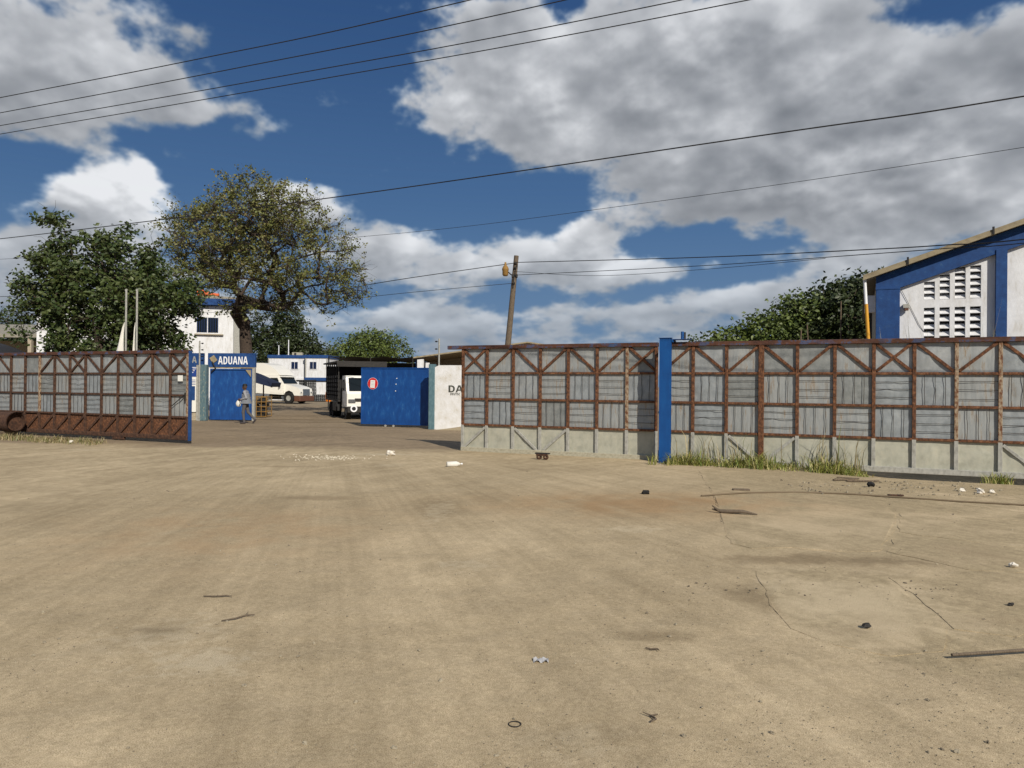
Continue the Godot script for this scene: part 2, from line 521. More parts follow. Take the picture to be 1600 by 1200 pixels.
func slab_edge(z: float) -> float:   # x of the left edge of the concrete apron at depth z
	var pts := [[-16.4, 4.1], [-12.2, 3.25], [-8.44, 2.45], [-7.6, 2.33], [-6.68, 2.23], [-6.0, 2.08], [-5.45, 2.05], [-4.95, 2.3], [-4.6, 2.75], [-4.3, 3.6], [-4.0, 5.0]]
	for i in pts.size() - 1:
		if z <= pts[i + 1][0]:
			var t: float = clampf((z - pts[i][0]) / (pts[i + 1][0] - pts[i][0]), 0.0, 1.0)
			return lerpf(pts[i][1], pts[i + 1][1], t)
	return 99.0

func spot(x: float, z: float, cx: float, cz: float, rx: float, rz: float) -> float:
	var dx := (x - cx) / rx
	var dz := (z - cz) / rz
	return exp(-(dx * dx + dz * dz))

const CHALK := [[-4.3, -18.0, 0.75, 0.55, 1.0], [-3.3, -19.0, 1.3, 0.28, 0.9], [-2.0, -4.75, 0.42, 0.32, 0.75], [-2.35, -5.3, 0.5, 0.4, 0.5], [-0.5, -7.4, 0.4, 0.3, 0.5], [1.5, -9.3, 0.5, 0.25, 0.5], [-1.0, -10.6, 0.25, 1.2, 0.5], [-11.0, -19.5, 0.9, 0.3, 0.6], [0.35, -3.75, 0.3, 0.25, 0.3], [-2.6, -16.4, 0.6, 0.5, 0.4]]
const OIL := [[-2.45, -5.35, 0.28, 0.13, 0.7], [0.95, -5.3, 0.4, 0.16, 0.6], [-3.0, -11.6, 0.9, 0.3, 0.5], [2.75, -5.75, 0.34, 0.2, 0.65], [2.45, -5.45, 0.3, 0.18, 0.5], [3.6, -5.7, 0.5, 0.2, 0.5], [2.0, -6.3, 0.32, 0.5, 0.6], [3.3, -7.75, 1.5, 0.35, 0.75], [-12.0, -37.0, 6.0, 0.7, 0.8], [-10.0, -34.5, 5.0, 0.5, 0.8], [-7.0, -30.5, 6.0, 0.6, 0.4], [-4.7, -16.0, 0.9, 0.25, 0.5], [5.0, -8.3, 0.5, 0.6, 0.35]]

# where the spills lie on a map: amount and strength per pixel
func spills(list: Array, x0: float, x1: float, z0: float, z1: float, w: int, h: int, q: PackedFloat32Array, a: PackedFloat32Array) -> Array:
	q.resize(w * h)
	a.resize(w * h)
	for s in list:
		for j in range(maxi(0, int((s[1] - 2.0 * s[3] - z0) / (z1 - z0) * h)), mini(h, int((s[1] + 2.0 * s[3] - z0) / (z1 - z0) * h) + 1)):
			for i in range(maxi(0, int((s[0] - 2.0 * s[2] - x0) / (x1 - x0) * w)), mini(w, int((s[0] + 2.0 * s[2] - x0) / (x1 - x0) * w) + 1)):
				var v := spot(lerpf(x0, x1, (i + 0.5) / w), lerpf(z0, z1, (j + 0.5) / h), s[0], s[1], s[2], s[3])
				if v > q[j * w + i]:
					q[j * w + i] = v
					a[j * w + i] = s[4]
	return [q, a]

func ground_rgb(x: float, z: float, chalk_q: float, chalk_a: float, oil_q: float, oil_a: float) -> Vector3:
	var big := gn.get_noise_2d(x * 2.2, z * 2.2)
	var mid := gn.get_noise_2d(x * 11.0 + 50.0, z * 11.0)
	var fine := gn2.get_noise_2d(x * 60.0, z * 60.0)
	var grain := gn3.get_noise_2d(x * 260.0, z * 260.0)
	# wheel tracks: fanning out of the gateway, and swinging round to the road
	var ga := atan2(x + 7.0, z + 30.0)
	var gr := sqrt((x + 7.0) * (x + 7.0) + (z + 30.0) * (z + 30.0))
	var ray := gn2.get_noise_2d(ga * 330.0, gr * 0.8 + big * 2.0)
	var ray2 := gn2.get_noise_2d(ga * 1500.0 + 900.0, gr * 2.2)
	var ca := atan2(x - 16.0, z + 4.0)
	var cr := sqrt((x - 16.0) * (x - 16.0) + (z + 4.0) * (z + 4.0))
	var arc := gn2.get_noise_2d(cr * 20.0, ca * 14.0 + 300.0)
	var arc2 := gn2.get_noise_2d(cr * 70.0, ca * 22.0 + 700.0)
	var far := smoothstep(-9.0, -18.0, z)
	var v := 0.5 + big * 0.26 + mid * 0.16 + fine * 0.14 + grain * 0.30 + ray * lerpf(0.20, 0.14, far) * (0.6 + 1.6 * absf(big)) + ray2 * 0.13 + (arc * 0.16 + arc2 * 0.11) * lerpf(0.35, 1.0, far)
	var c := Vector3(0.62, 0.562, 0.458).lerp(Vector3(0.866, 0.797, 0.672), clampf(v, 0.0, 1.0))
	# greyer, harder ground in the yard
	var yard := smoothstep(-19.2 + x * 0.12 + big * 1.2, -20.6 + x * 0.12 + big * 1.2, z)
	c = c.lerp(Vector3(0.57, 0.51, 0.43) * (0.86 + 0.5 * clampf(v, 0.0, 1.0) * 0.6), yard * 0.85)
	# rust red stain
	c = c.lerp(Vector3(0.66, 0.53, 0.385), 0.6 * clampf(spot(x, z, 2.0, -11.3, 2.2, 1.1) * (0.9 + mid), 0.0, 1.0))
	c = c.lerp(Vector3(0.64, 0.52, 0.39), 0.35 * clampf(spot(x, z, -3.4, -9.0, 1.6, 1.6) * (0.8 + mid * 1.4), 0.0, 1.0))
	# spilled chalk and lime, oil and damp soil
	if chalk_q > 0.02:
		c = c.lerp(Vector3(0.80, 0.755, 0.66), 0.75 * chalk_a * smoothstep(0.32, 0.75, chalk_q * 0.75 + fine * 0.42 + mid * 0.25 + grain * 0.12))
	if oil_q > 0.02:
		c = c.lerp(Vector3(0.44, 0.385, 0.30), 0.62 * oil_a * smoothstep(0.3, 0.8, oil_q * 0.8 + mid * 0.4 + fine * 0.25))
	# the old concrete apron, half buried
	if z > -16.4 and z < -4.0 and x > 1.5:
		var e := x - slab_edge(z) + fine * 0.05 + mid * 0.06
		var on := smoothstep(0.0, 0.07, e)
		var dust := clampf(0.3 + big * 1.1 + mid * 1.2 + spot(x, z, 3.2, -7.75, 2.2, 0.45) * 1.1 + spot(x, z, 3.4, -12.2, 1.5, 1.5) * 0.8, 0.0, 1.0)
		dust = maxf(dust, 0.2)
		c = c.lerp(Vector3(0.735, 0.675, 0.555) * (0.94 + fine * 0.10 + grain * 0.10 + ray2 * 0.05), on * (1.0 - dust) * 0.85)
		c = c.lerp(Vector3(0.86, 0.80, 0.685), 0.6 * on * clampf(spot(x, z, 2.75, -6.15, 0.85, 1.0) * 1.5 - 0.35 + mid * 0.6 + fine * 0.3, 0.0, 1.0))
		c = c.lerp(Vector3(0.84, 0.775, 0.66), 0.35 * on * clampf(spot(x, z, 4.2, -9.8, 1.5, 1.2) * 1.4 - 0.3 + mid * 0.8, 0.0, 1.0))
	return c

func ground_map(x0: float, x1: float, z0: float, z1: float, w: int, h: int) -> Array:
	var bytes := PackedByteArray()
	bytes.resize(w * h * 3)
	var relief := PackedByteArray()
	relief.resize(w * h)
	var ch := spills(CHALK, x0, x1, z0, z1, w, h, PackedFloat32Array(), PackedFloat32Array())
	var oi := spills(OIL, x0, x1, z0, z1, w, h, PackedFloat32Array(), PackedFloat32Array())
	var cq: PackedFloat32Array = ch[0]
	var ca: PackedFloat32Array = ch[1]
	var oq: PackedFloat32Array = oi[0]
	var oa: PackedFloat32Array = oi[1]
	var rows := []
	rows.resize(h)
	var work := func(j: int) -> void:
		var z := lerpf(z0, z1, (j + 0.5) / h)
		var line := PackedByteArray()
		line.resize(w * 4)
		for i in w:
			var at := j * w + i
			var x := lerpf(x0, x1, (i + 0.5) / w)
			var c := ground_rgb(x, z, cq[at], ca[at], oq[at], oa[at])
			line[i * 3] = clampi(int(c.x * 255.0), 0, 255)
			line[i * 3 + 1] = clampi(int(c.y * 255.0), 0, 255)
			line[i * 3 + 2] = clampi(int(c.z * 255.0), 0, 255)
			line[w * 3 + i] = clampi(int(128.0 + 105.0 * gn3.get_noise_2d(x * 300.0, z * 300.0 + 77.0) + 40.0 * gn2.get_noise_2d(x * 120.0 + 31.0, z * 120.0)), 0, 255)
		rows[j] = line
	WorkerThreadPool.wait_for_group_task_completion(WorkerThreadPool.add_group_task(work, h))
	bytes.clear()
	relief.clear()
	for line: PackedByteArray in rows:
		bytes.append_array(line.slice(0, w * 3))
		relief.append_array(line.slice(w * 3))
	return [ImageTexture.create_from_image(Image.create_from_data(w, h, false, Image.FORMAT_RGB8, bytes)), ImageTexture.create_from_image(Image.create_from_data(w, h, false, Image.FORMAT_L8, relief))]

func ground_material(t: Array) -> StandardMaterial3D:
	var m := StandardMaterial3D.new()
	m.albedo_texture = t[0]
	m.heightmap_enabled = true
	m.heightmap_texture = t[1]
	m.heightmap_scale = 0.3
	m.texture_repeat = true
	m.detail_enabled = true
	m.detail_blend_mode = BaseMaterial3D.BLEND_MODE_MUL
	m.detail_uv_layer = BaseMaterial3D.DETAIL_UV_2
	m.detail_albedo = M.grit
	m.roughness = 0.97
	m.metallic_specular = 0.25
	m.normal_enabled = false
	return m

const NX0 := -6.5
const NX1 := 9.5
const NZ0 := -16.5
const NZ1 := -2.5
const FX0 := -30.0
const FX1 := 22.0
const FZ0 := -62.0
const FZ1 := 2.0

func micro(x: float, z: float) -> float:   # small relief of the near ground, fading out at the rim of its patch
	var f := clampf(minf(minf(x - NX0, NX1 - x), minf(z - NZ0, NZ1 - z)) / 0.6, 0.0, 1.0)
	return f * (gn2.get_noise_2d(x * 22.0, z * 22.0) * 0.004 + gn3.get_noise_2d(x * 70.0, z * 70.0) * 0.003)

func sheet(m: ArrayMesh, mat: Material, x0: float, x1: float, z0: float, z1: float, step: float, near: bool) -> void:
	var v := PackedVector3Array()
	var uv := PackedVector2Array()
	var uv2 := PackedVector2Array()
	var nx := maxi(1, roundi((x1 - x0) / step))
	var nz := maxi(1, roundi((z1 - z0) / step))
	var idx := PackedInt32Array()
	for j in nz + 1:
		for i in nx + 1:
			var x := lerpf(x0, x1, float(i) / nx)
			var z := lerpf(z0, z1, float(j) / nz)
			v.append(Vector3(x, ground_y(x, z) + (micro(x, z) if near else 0.0), z))
			uv2.append(Vector2(x * 0.83 + 0.21 * z, z * 0.83 - 0.21 * x))
			uv.append(Vector2((x - NX0) / (NX1 - NX0), (z - NZ0) / (NZ1 - NZ0)) if near else Vector2((x - FX0) / (FX1 - FX0), (z - FZ0) / (FZ1 - FZ0)))
	for j in nz:
		for i in nx:
			var a := j * (nx + 1) + i
			idx.append_array([a, a + 1, a + nx + 2, a, a + nx + 2, a + nx + 1])
	var nrm := PackedVector3Array()
	for k in v.size():
		var p := v[k]
		if near:
			var i := k % (nx + 1)
			var a := v[k - 1] if i > 0 else p
			var b := v[k + 1] if i < nx else p
			var c := v[k - nx - 1] if k > nx else p
			var d := v[k + nx + 1] if k + nx + 1 < v.size() else p
			nrm.append((d - c).cross(b - a).normalized())
			continue
		var e := 0.12
		nrm.append(Vector3(ground_y(p.x - e, p.z) - ground_y(p.x + e, p.z), 2.0 * e, ground_y(p.x, p.z - e) - ground_y(p.x, p.z + e)).normalized())
	var arr := []
	arr.resize(Mesh.ARRAY_MAX)
	arr[Mesh.ARRAY_VERTEX] = v
	arr[Mesh.ARRAY_NORMAL] = nrm
	arr[Mesh.ARRAY_TEX_UV] = uv
	arr[Mesh.ARRAY_TEX_UV2] = uv2
	arr[Mesh.ARRAY_INDEX] = idx
	m.add_surface_from_arrays(Mesh.PRIMITIVE_TRIANGLES, arr)
	m.surface_set_material(m.get_surface_count() - 1, mat)

# ---------------------------------------------------------------- fences and gates
func sheet_mesh(w: float, h: float, sd: int, bulge := 0.006) -> ArrayMesh:   # a thin steel sheet, slightly dented, 2 mm thick
	var n := FastNoiseLite.new()
	n.seed = sd
	n.frequency = 1.6
	var st := new_st()
	sg = 1
	var g := 6
	for sidez in [0.001, -0.001]:
		for j in g:
			for i in g:
				var p: Array[Vector3] = []
				for q in [[i, j], [i + 1, j], [i + 1, j + 1], [i, j + 1]]:
					var x: float = (float(q[0]) / g - 0.5) * w
					var y: float = (float(q[1]) / g - 0.5) * h
					var e := sin(PI * q[0] / g) * sin(PI * q[1] / g)
					p.append(Vector3(x, y, n.get_noise_2d(x + sd, y) * bulge * 2.5 * e + sidez))
				quad(st, p[0], p[1], p[2], p[3], Vector3(0, 0, sidez))
	sg = -1
	return done(st)

func rod_mesh(l: float, sd: int, sag := 0.02) -> ArrayMesh:   # a bent reinforcing bar along x
	var n := FastNoiseLite.new()
	n.seed = sd
	n.frequency = 1.3
	var pts := []
	for i in 7:
		var x := (i / 6.0 - 0.5) * l
		var e := sin(PI * i / 6.0)
		pts.append(Vector3(x, (n.get_noise_1d(x * 2.0 + sd * 3.0) * 1.6) * sag * e, 0))
	return tube_mesh(pts, 0.0055, 5)

# local x runs along the leaf, z faces the road. tops and lows: one letter per bay for the bracing: / \ X or -
func lattice_leaf(o: Node3D, ncols: int, pitch: float, y0: float, rh: float, tops: String, lows: String, first_upright: bool, style: Dictionary) -> void:
	var sheets := []
	var rods_h := []
	var rods_v := []
	for k in 4:
		sheets.append(sheet_mesh(pitch - 0.004, rh - 0.004, 40 + k + int(pitch * 1000.0), style.get("bulge", 0.010) * [1.0, 0.6, 1.6, 2.8][k]))
		rods_h.append(rod_mesh(pitch - 0.07, 60 + k, style.get("sag", 0.008)))
		rods_v.append(rod_mesh(rh - 0.06, 70 + k, 0.012))
	var lw := ncols * pitch
	for r in 4:
		for i in ncols:
			var m: Material = M.galv[mini(rng.randi_range(0, 4), 3)] if r > 0 else style.low_sheet
			put("sheet_panel", sheets[rng.randi_range(0, 3)], m, o, Transform3D(Basis.IDENTITY, Vector3((i + 0.5) * pitch, y0 + (r + 0.5) * rh, -0.006)))
	var up_mesh := box_mesh(Vector3(0.072, rh * 3.0 - 0.02, 0.058), 0.005)
	var low_mesh := box_mesh(Vector3(0.08, rh - 0.02, 0.056), 0.005)
	for i in ncols + 1:
		var x := clampf(i * pitch, 0.04, lw - 0.04)
		var thick: bool = i in style.get("thick", [])
		var pm: Material = style.post if rng.randf() > style.get("pale", 0.25) else M.rust_pale
		if thick:
			put("post", box_mesh(Vector3(0.12, rh * 4.0 - 0.03, 0.075), 0.006), M.rust, o, Transform3D(Basis.IDENTITY, Vector3(x, y0 + rh * 2.0, 0.038)))
			continue
		put("post", up_mesh, pm, o, Transform3D(Basis.IDENTITY, Vector3(x, y0 + rh * 2.5, 0.029)))
		put("lower_post", low_mesh, style.low_post, o, Transform3D(Basis.IDENTITY, Vector3(x, y0 + rh * 0.5, 0.028)))
	for r in [1, 2, 3]:
		put("rail", box_mesh(Vector3(lw - 0.01, 0.056, 0.05), 0.005), style.rail, o, Transform3D(Basis.IDENTITY, Vector3(lw * 0.5, y0 + r * rh, 0.0255)))
	put("top_rail", box_mesh(Vector3(lw + style.get("over", 0.0), 0.10, 0.14), 0.008), M.top_rail, o, Transform3D(Basis.IDENTITY, Vector3(lw * 0.5 - style.get("over", 0.0) * 0.5, y0 + rh * 4.0, 0.02)))
	put("bottom_rail", box_mesh(Vector3(lw, 0.12, 0.10), 0.008), style.bottom_rail, o, Transform3D(Basis.IDENTITY, Vector3(lw * 0.5, y0 + 0.03, 0.022)))
	for i in ncols:
		for row in [[tops[i], 3, style.post], [lows[i], 0, style.low_brace]]:
			for ch in (["/", "\\"] if row[0] == "X" else [row[0]]):
				if ch == "-":
					continue
				var xa := i * pitch + 0.05
				var xb := (i + 1) * pitch - 0.05
				var ya: float = y0 + row[1] * rh + 0.05
				var yb: float = y0 + (row[1] + 1) * rh - 0.06
				var st := new_st()
				var d := 0.044 if ch == "/" else 0.036
				beam(st, Vector3(xa, ya if ch == "/" else yb, d * 0.5 + 0.003), Vector3(xb, yb if ch == "/" else ya, d * 0.5 + 0.003), 0.064, d)
				put("brace", done(st), row[2], o)
		for r in [1, 2]:
			var upright := (i % 2 == 0) == first_upright
			if r == 1:
				upright = not upright
			for k in 3:
				var f := (k + 1) * 0.25 + rng.randf_range(-0.02, 0.02)
				if upright:
					put("rod", rods_v[rng.randi_range(0, 3)], M.rod, o, Transform3D(Basis(Vector3(0, 0, 1), PI * 0.5 + rng.randf_range(-0.02, 0.02)), Vector3((i + f) * pitch, y0 + (r + 0.5) * rh, 0.03)))
				else:
					put("rod", rods_h[rng.randi_range(0, 3)], M.rod, o, Transform3D(Basis(Vector3(0, 0, 1), rng.randf_range(-0.015, 0.015)), Vector3((i + 0.5) * pitch, y0 + (r + f) * rh, 0.03)))

func build_fences() -> void:
	var start := Vector3(-1.34, 0, -20.3)
	var a := thing("sliding_gate", "rusty sliding gate leaf with overhanging top rail, between white wall and blue guide post", "gate", start, TURN)
	lattice_leaf(a, 7, 0.762, 0.02, 0.688, "X/\\/\\/X", "/-\\/---", true, {"low_sheet": M.galv_low, "post": M.rust, "low_post": M.post_grey, "rail": M.rust, "bottom_rail": M.rail_cream, "low_brace": M.post_grey, "over": 0.42, "pale": 0.15})
	var b := thing("fence", "long rusty lattice fence with grey sheets and weeds growing along its foot", "fence", start + T_DIR * 5.40, TURN)
	lattice_leaf(b, 14, 0.765, 0.02, 0.688, "/\\/\\/\\X\\/\\/\\/\\", "--\\/-----\\----", false, {"low_sheet": M.galv_low, "post": M.rust, "low_post": M.post_grey, "rail": M.rust, "bottom_rail": M.post_grey, "low_brace": M.post_grey, "thick": [3], "pale": 0.2})
	# the left leaf stands a little off the ground on its rollers
	var n := 14
	var c := thing("sliding_gate", "dark brown rusty gate leaf with blue end plate and solid rusted lower row", "gate", Vector3(-9.30, 0, -21.75) - T_DIR * (n * 0.738), TURN)
	lattice_leaf(c, n, 0.738, 0.13, 0.632, "/\\\\--/\\X\\/\\/\\X".substr(0, n), "//////////////", true, {"low_sheet": M.rust, "post": M.rust_dark, "low_post": M.rust_dark, "rail": M.rust_dark, "bottom_rail": M.rust_dark, "low_brace": M.rust_dark, "pale": 0.3, "sag": 0.03, "bulge": 0.010, "thick": []})
	put("end_plate", box_mesh(Vector3(0.05, 2.60, 0.10), 0.006), M.blue_wall, c, Transform3D(Basis.IDENTITY, Vector3(n * 0.738 + 0.027, 1.38, 0.0)))
	put("paper_notice", box_mesh(Vector3(0.20, 0.17, 0.003), 0.0), M.paper, c, Transform3D(Basis.IDENTITY, Vector3(n * 0.738 - 0.30, 0.13 + 0.632 * 2.78, 0.062)))
	var st := new_st()
	beam(st, Vector3(n * 0.738 - 0.62, 1.08, 0.075), Vector3(n * 0.738 - 0.10, 1.42, 0.075), 0.025, 0.02)
	cbox(st, Vector3(n * 0.738 - 0.09, 1.36, 0.07), Vector3(0.05, 0.24, 0.03))
	put("latch_bar", done(st), M.dark_metal, c)
	for x in [n * 0.738 - 2.9, n * 0.738 - 8.2]:
		var st2 := new_st()
		cbox(st2, Vector3(x, 0.07, 0.02), Vector3(0.5, 0.10, 0.09), 0.01)
		put("roller_housing", done(st2), M.rust_dark, c)
		for dx in [-0.14, 0.14]:
			put("roller", wheel_mesh(0.055, 0.05, 0.0, 14), M.dark_metal, c, Transform3D(Basis.IDENTITY, Vector3(x + dx, 0.052, 0.02)))
	# blue steel guide post in front of the joint
	var p := thing("guide_post", "bright blue steel gate guide post with roller bracket on top", "post", Vector3(3.55, 0, -17.45), TURN)
	st = new_st()
	cbox(st, Vector3(0, 1.42, 0.055), Vector3(0.26, 2.92, 0.014), 0.003)
	cbox(st, Vector3(0, 1.42, -0.055), Vector3(0.26, 2.92, 0.014), 0.003)
	cbox(st, Vector3(-0.05, 1.42, 0.0), Vector3(0.012, 2.90, 0.098), 0.002)
	put("column", done(st), M.blue_post, p)
	put("cap_plate", box_mesh(Vector3(0.30, 0.014, 0.16), 0.003), M.blue_post, p, Transform3D(Basis.IDENTITY, Vector3(0, 2.888, 0)))
	st = new_st()
	cbox(st, Vector3(0.06, 2.84, -0.36), Vector3(0.07, 0.06, 0.62), 0.006)
	cbox(st, Vector3(0.24, 2.88, -0.50), Vector3(0.46, 0.012, 0.30), 0.003)
	put("bracket_arm", done(st), M.blue_post, p)
	for dz in [-0.40, -0.62]:
		st = new_st()
		tube(st, [Vector3(0.30, 2.87, dz), Vector3(0.30, 3.06, dz)], [0.035, 0.035], 10)
		put("guide_roller", done(st), M.dark_metal if dz < -0.5 else M.blue_post, p)
	# roller carriage under the gate leaf
	var rc := thing("roller_carriage", "small rusty two wheeled roller carriage on the ground before the grey gate sheets", "roller", Vector3(0.74, 0, -17.95), TURN)
	put("top_plate", box_mesh(Vector3(0.36, 0.03, 0.10), 0.005), M.dark_metal, rc, Transform3D(Basis.IDENTITY, Vector3(0, 0.150, 0)))
	put("side_plate", box_mesh(Vector3(0.30, 0.05, 0.012), 0.003), M.rust_dark, rc, Transform3D(Basis.IDENTITY, Vector3(0, 0.118, 0.042)))
	for dx in [-0.085, 0.085]:
		var w := put("wheel", wheel_mesh(0.066, 0.05, 0.0, 18), M.rust_dark, rc, Transform3D(Basis.IDENTITY, Vector3(dx, 0.064, 0.0)))
		put("hub", wheel_mesh(0.022, 0.03, 0.0, 12), M.rust_pale, w, Transform3D(Basis.IDENTITY, Vector3(0, 0, 0.025)))

func lettering(text: String, height: float, depth: float, material: Material, parent: Node, xf: Transform3D, squeeze := 1.0, fontname := "Droid Sans") -> void:
	var f := SystemFont.new()
	f.font_names = PackedStringArray([fontname])
	f.font_weight = 700
	var t := TextMesh.new()
	t.text = text
	t.font = f
	t.font_size = 64
	t.depth = depth
	t.pixel_size = height / 46.0
	t.curve_step = 2.0
	xf.basis = xf.basis * Basis.from_scale(Vector3(squeeze, 1, 1))
	put("lettering", t, material, parent, xf)

func electric_post(called: String, label: String, at: Vector3, y0: float, y1: float) -> void:
	var o := thing(called, label, "pole", at)
	put("tube", tube_mesh([Vector3(0, y0, 0), Vector3(0, y1, 0)], 0.035, 10), M.post_grey, o)
	for k in 3:
		var st := new_st()
		lathe(st, [[0.0, -0.05], [0.028, -0.05], [0.036, -0.01], [0.02, 0.0], [0.034, 0.03], [0.0, 0.05]], Transform3D(Basis(Vector3(0, 0, 1), PI * 0.5), Vector3(0.12 if called == "electric_fence_post" else -0.12, y1 - 0.12 - 0.3 * k, 0)), 10)
		beam(st, Vector3(0, y1 - 0.12 - 0.3 * k, 0), Vector3(0.1 if called == "electric_fence_post" else -0.1, y1 - 0.12 - 0.3 * k, 0), 0.012, 0.012)
		put("insulator", done(st), M.black, o)

# ---------------------------------------------------------------- gateway walls
func build_gateway() -> void:
	var yaw := 0.0
	# wall with the painted word over a sliding sheet door
	var w := thing("gate_wall", "blue wall with white painted word ADUANA above a blue sheet metal door", "wall", Vector3(-14.35, 0, -35.5), -0.04)
	put("header", box_mesh(Vector3(2.25, 0.66, 0.20), 0.01), M.blue_wall, w, Transform3D(Basis.IDENTITY, Vector3(1.18, 2.84, 0)))
	put("lintel_strip", box_mesh(Vector3(2.1, 0.05, 0.10), 0.005), M.tan_metal, w, Transform3D(Basis.IDENTITY, Vector3(1.2, 2.485, 0.08)))
	put("jamb", box_mesh(Vector3(0.12, 2.50, 0.18), 0.008), M.post_grey, w, Transform3D(Basis.IDENTITY, Vector3(2.24, 1.25, 0.03)))
	lettering("ADUANA", 0.36, 0.012, M.letter_white, w, Transform3D(Basis.IDENTITY, Vector3(1.26, 2.82, 0.106)), 0.68)
	var d := put("door", sheet_mesh(2.0, 2.40, 81, 0.01), M.blue, w, Transform3D(Basis.IDENTITY, Vector3(1.17, 1.24, 0.07)))
	for y in [-1.17, 1.17]:
		put("door_frame", box_mesh(Vector3(2.0, 0.05, 0.05), 0.005), M.blue, d, Transform3D(Basis.IDENTITY, Vector3(0, y, 0.02)))
	for x in [-0.975, 0.975]:
		put("door_frame", box_mesh(Vector3(0.05, 2.30, 0.046), 0.005), M.blue, d, Transform3D(Basis.IDENTITY, Vector3(x, 0, 0.02)))
	put("corner_patch", prism_mesh([Vector2(0, 0), Vector2(0.26, 0), Vector2(0.26, -0.34)], 0.0, 0.004), M.tan_metal, d, Transform3D(Basis.IDENTITY, Vector3(0.70, 1.15, 0.05)))
	for x in [-0.2, 0.1]:
		put("floor_roller", wheel_mesh(0.035, 0.04, 0.0, 12), M.dark_metal, d, Transform3D(Basis.IDENTITY, Vector3(x, -1.205, 0.0)))
	# the next stretch of wall, seen past the end of the brown leaf
	var w2 := thing("gate_wall", "blue wall stretch ending in painted letters NA above a blue and white notice", "wall", Vector3(-17.2, 0, -35.45), -0.04)
	put("header", box_mesh(Vector3(2.75, 0.72, 0.18), 0.01), M.blue_wall, w2, Transform3D(Basis.IDENTITY, Vector3(1.375, 2.80, 0)))
	put("lower_wall", box_mesh(Vector3(2.74, 2.44, 0.14), 0.01), M.concrete, w2, Transform3D(Basis.IDENTITY, Vector3(1.37, 1.22, -0.02)))
	lettering("NA", 0.30, 0.012, M.letter_grey, w2, Transform3D(Basis.IDENTITY, Vector3(2.20, 2.84, 0.097)), 0.82)
	var nb := thing("notice_board", "blue topped white notice board on the wall by the peeling post", "sign", Vector3(-17.2, 0, -35.45), -0.04)
	put("board", box_mesh(Vector3(0.90, 2.10, 0.03), 0.004), M.paper, nb, Transform3D(Basis.IDENTITY, Vector3(2.10, 1.45, 0.10)))
	put("header_band", box_mesh(Vector3(0.90, 0.42, 0.012), 0.003), M.blue_print, nb, Transform3D(Basis.IDENTITY, Vector3(2.10, 2.26, 0.122)))
	put("side_panel", box_mesh(Vector3(0.30, 0.66, 0.012), 0.003), M.blue_wall, nb, Transform3D(Basis.IDENTITY, Vector3(2.24, 1.28, 0.122)))
	for k in 3:
		put("text_line", box_mesh(Vector3(0.34 - 0.08 * k, 0.028, 0.004), 0.0), M.letter_white, nb, Transform3D(Basis(Vector3(0, 0, 1), 0.12), Vector3(2.26 - 0.02 * k, 2.40 - 0.08 * k, 0.13)))
	for k in 4:
		put("text_line", box_mesh(Vector3(0.26, 0.024, 0.004), 0.0), M.blue_print, nb, Transform3D(Basis.IDENTITY, Vector3(2.28, 1.90 - 0.07 * k, 0.118)))
	var pp := thing("wall_post", "concrete post with peeling teal paint beside the blue sheet door", "post", Vector3(-14.42, 0, -35.25), -0.04)
	put("shaft", box_mesh(Vector3(0.36, 2.62, 0.30), 0.015), M.teal, pp, Transform3D(Basis.IDENTITY, Vector3(0, 1.31, 0)))
	put("pale_edge", box_mesh(Vector3(0.10, 2.60, 0.10), 0.008), M.post_grey, pp, Transform3D(Basis.IDENTITY, Vector3(-0.23, 1.30, 0.12)))
	electric_post("electric_fence_post", "thin grey electric fence pole rising above the peeling teal post", Vector3(-14.52, 0, -35.0), 0.0, 3.72)
	var dp := thing("diamond_plate", "small tan square plate hung cornerwise on the blue wall", "plate", Vector3(-14.02, 2.88, -35.36), -0.04)
	put("plate", box_mesh(Vector3(0.26, 0.30, 0.02), 0.004), M.tan_metal, dp, Transform3D(Basis(Vector3(0, 0, 1), 0.6), Vector3.ZERO))
	put("cable_tuft", tube_mesh([Vector3(-0.05, -0.12, 0.02), Vector3(0.05, -0.3, 0.05), Vector3(0.12, -0.42, 0.02), Vector3(-0.08, -0.6, 0.06)], 0.03, 6), M.black, dp)
	# blue sliding leaf of the inner gateway
	var g := thing("sheet_gate", "plain blue sheet metal sliding gate with round red sign", "gate", Vector3(-6.33, 0, -31.67), -0.322)
	var gs := put("sheet", sheet_mesh(3.06, 2.36, 91, 0.012), M.blue, g, Transform3D(Basis.IDENTITY, Vector3(1.54, 1.28, 0)))
	for y in [-1.16, 1.16]:
		put("edge_rail", box_mesh(Vector3(3.08, 0.045, 0.06), 0.006), M.blue, gs, Transform3D(Basis.IDENTITY, Vector3(0, y, 0)))
	for x in [-1.52, 1.52]:
		put("edge_rail", box_mesh(Vector3(0.045, 2.27, 0.056), 0.006), M.blue, gs, Transform3D(Basis.IDENTITY, Vector3(x, 0, 0)))
	for x in [1.15, 1.52]:
		put("floor_roller", wheel_mesh(0.05, 0.05, 0.0, 12), M.post_grey, g, Transform3D(Basis.IDENTITY, Vector3(x, 0.05, 0.0)))
	for q in [[1.66, 2.02], [1.63, 1.78], [1.61, 1.50]]:
		put("bolt", wheel_mesh(0.022, 0.012, 0.0, 10), M.letter_white, g, Transform3D(Basis.IDENTITY, Vector3(q[0], q[1], 0.018)))
	var sn := thing("round_sign", "round red prohibition sign with white sheet on the blue gate", "sign", Vector3(-6.33, 0, -31.67), -0.322)
	put("disc", wheel_mesh(0.235, 0.012, 0.0, 32), M.red, sn, Transform3D(Basis.IDENTITY, Vector3(0.55, 1.80, 0.022)))
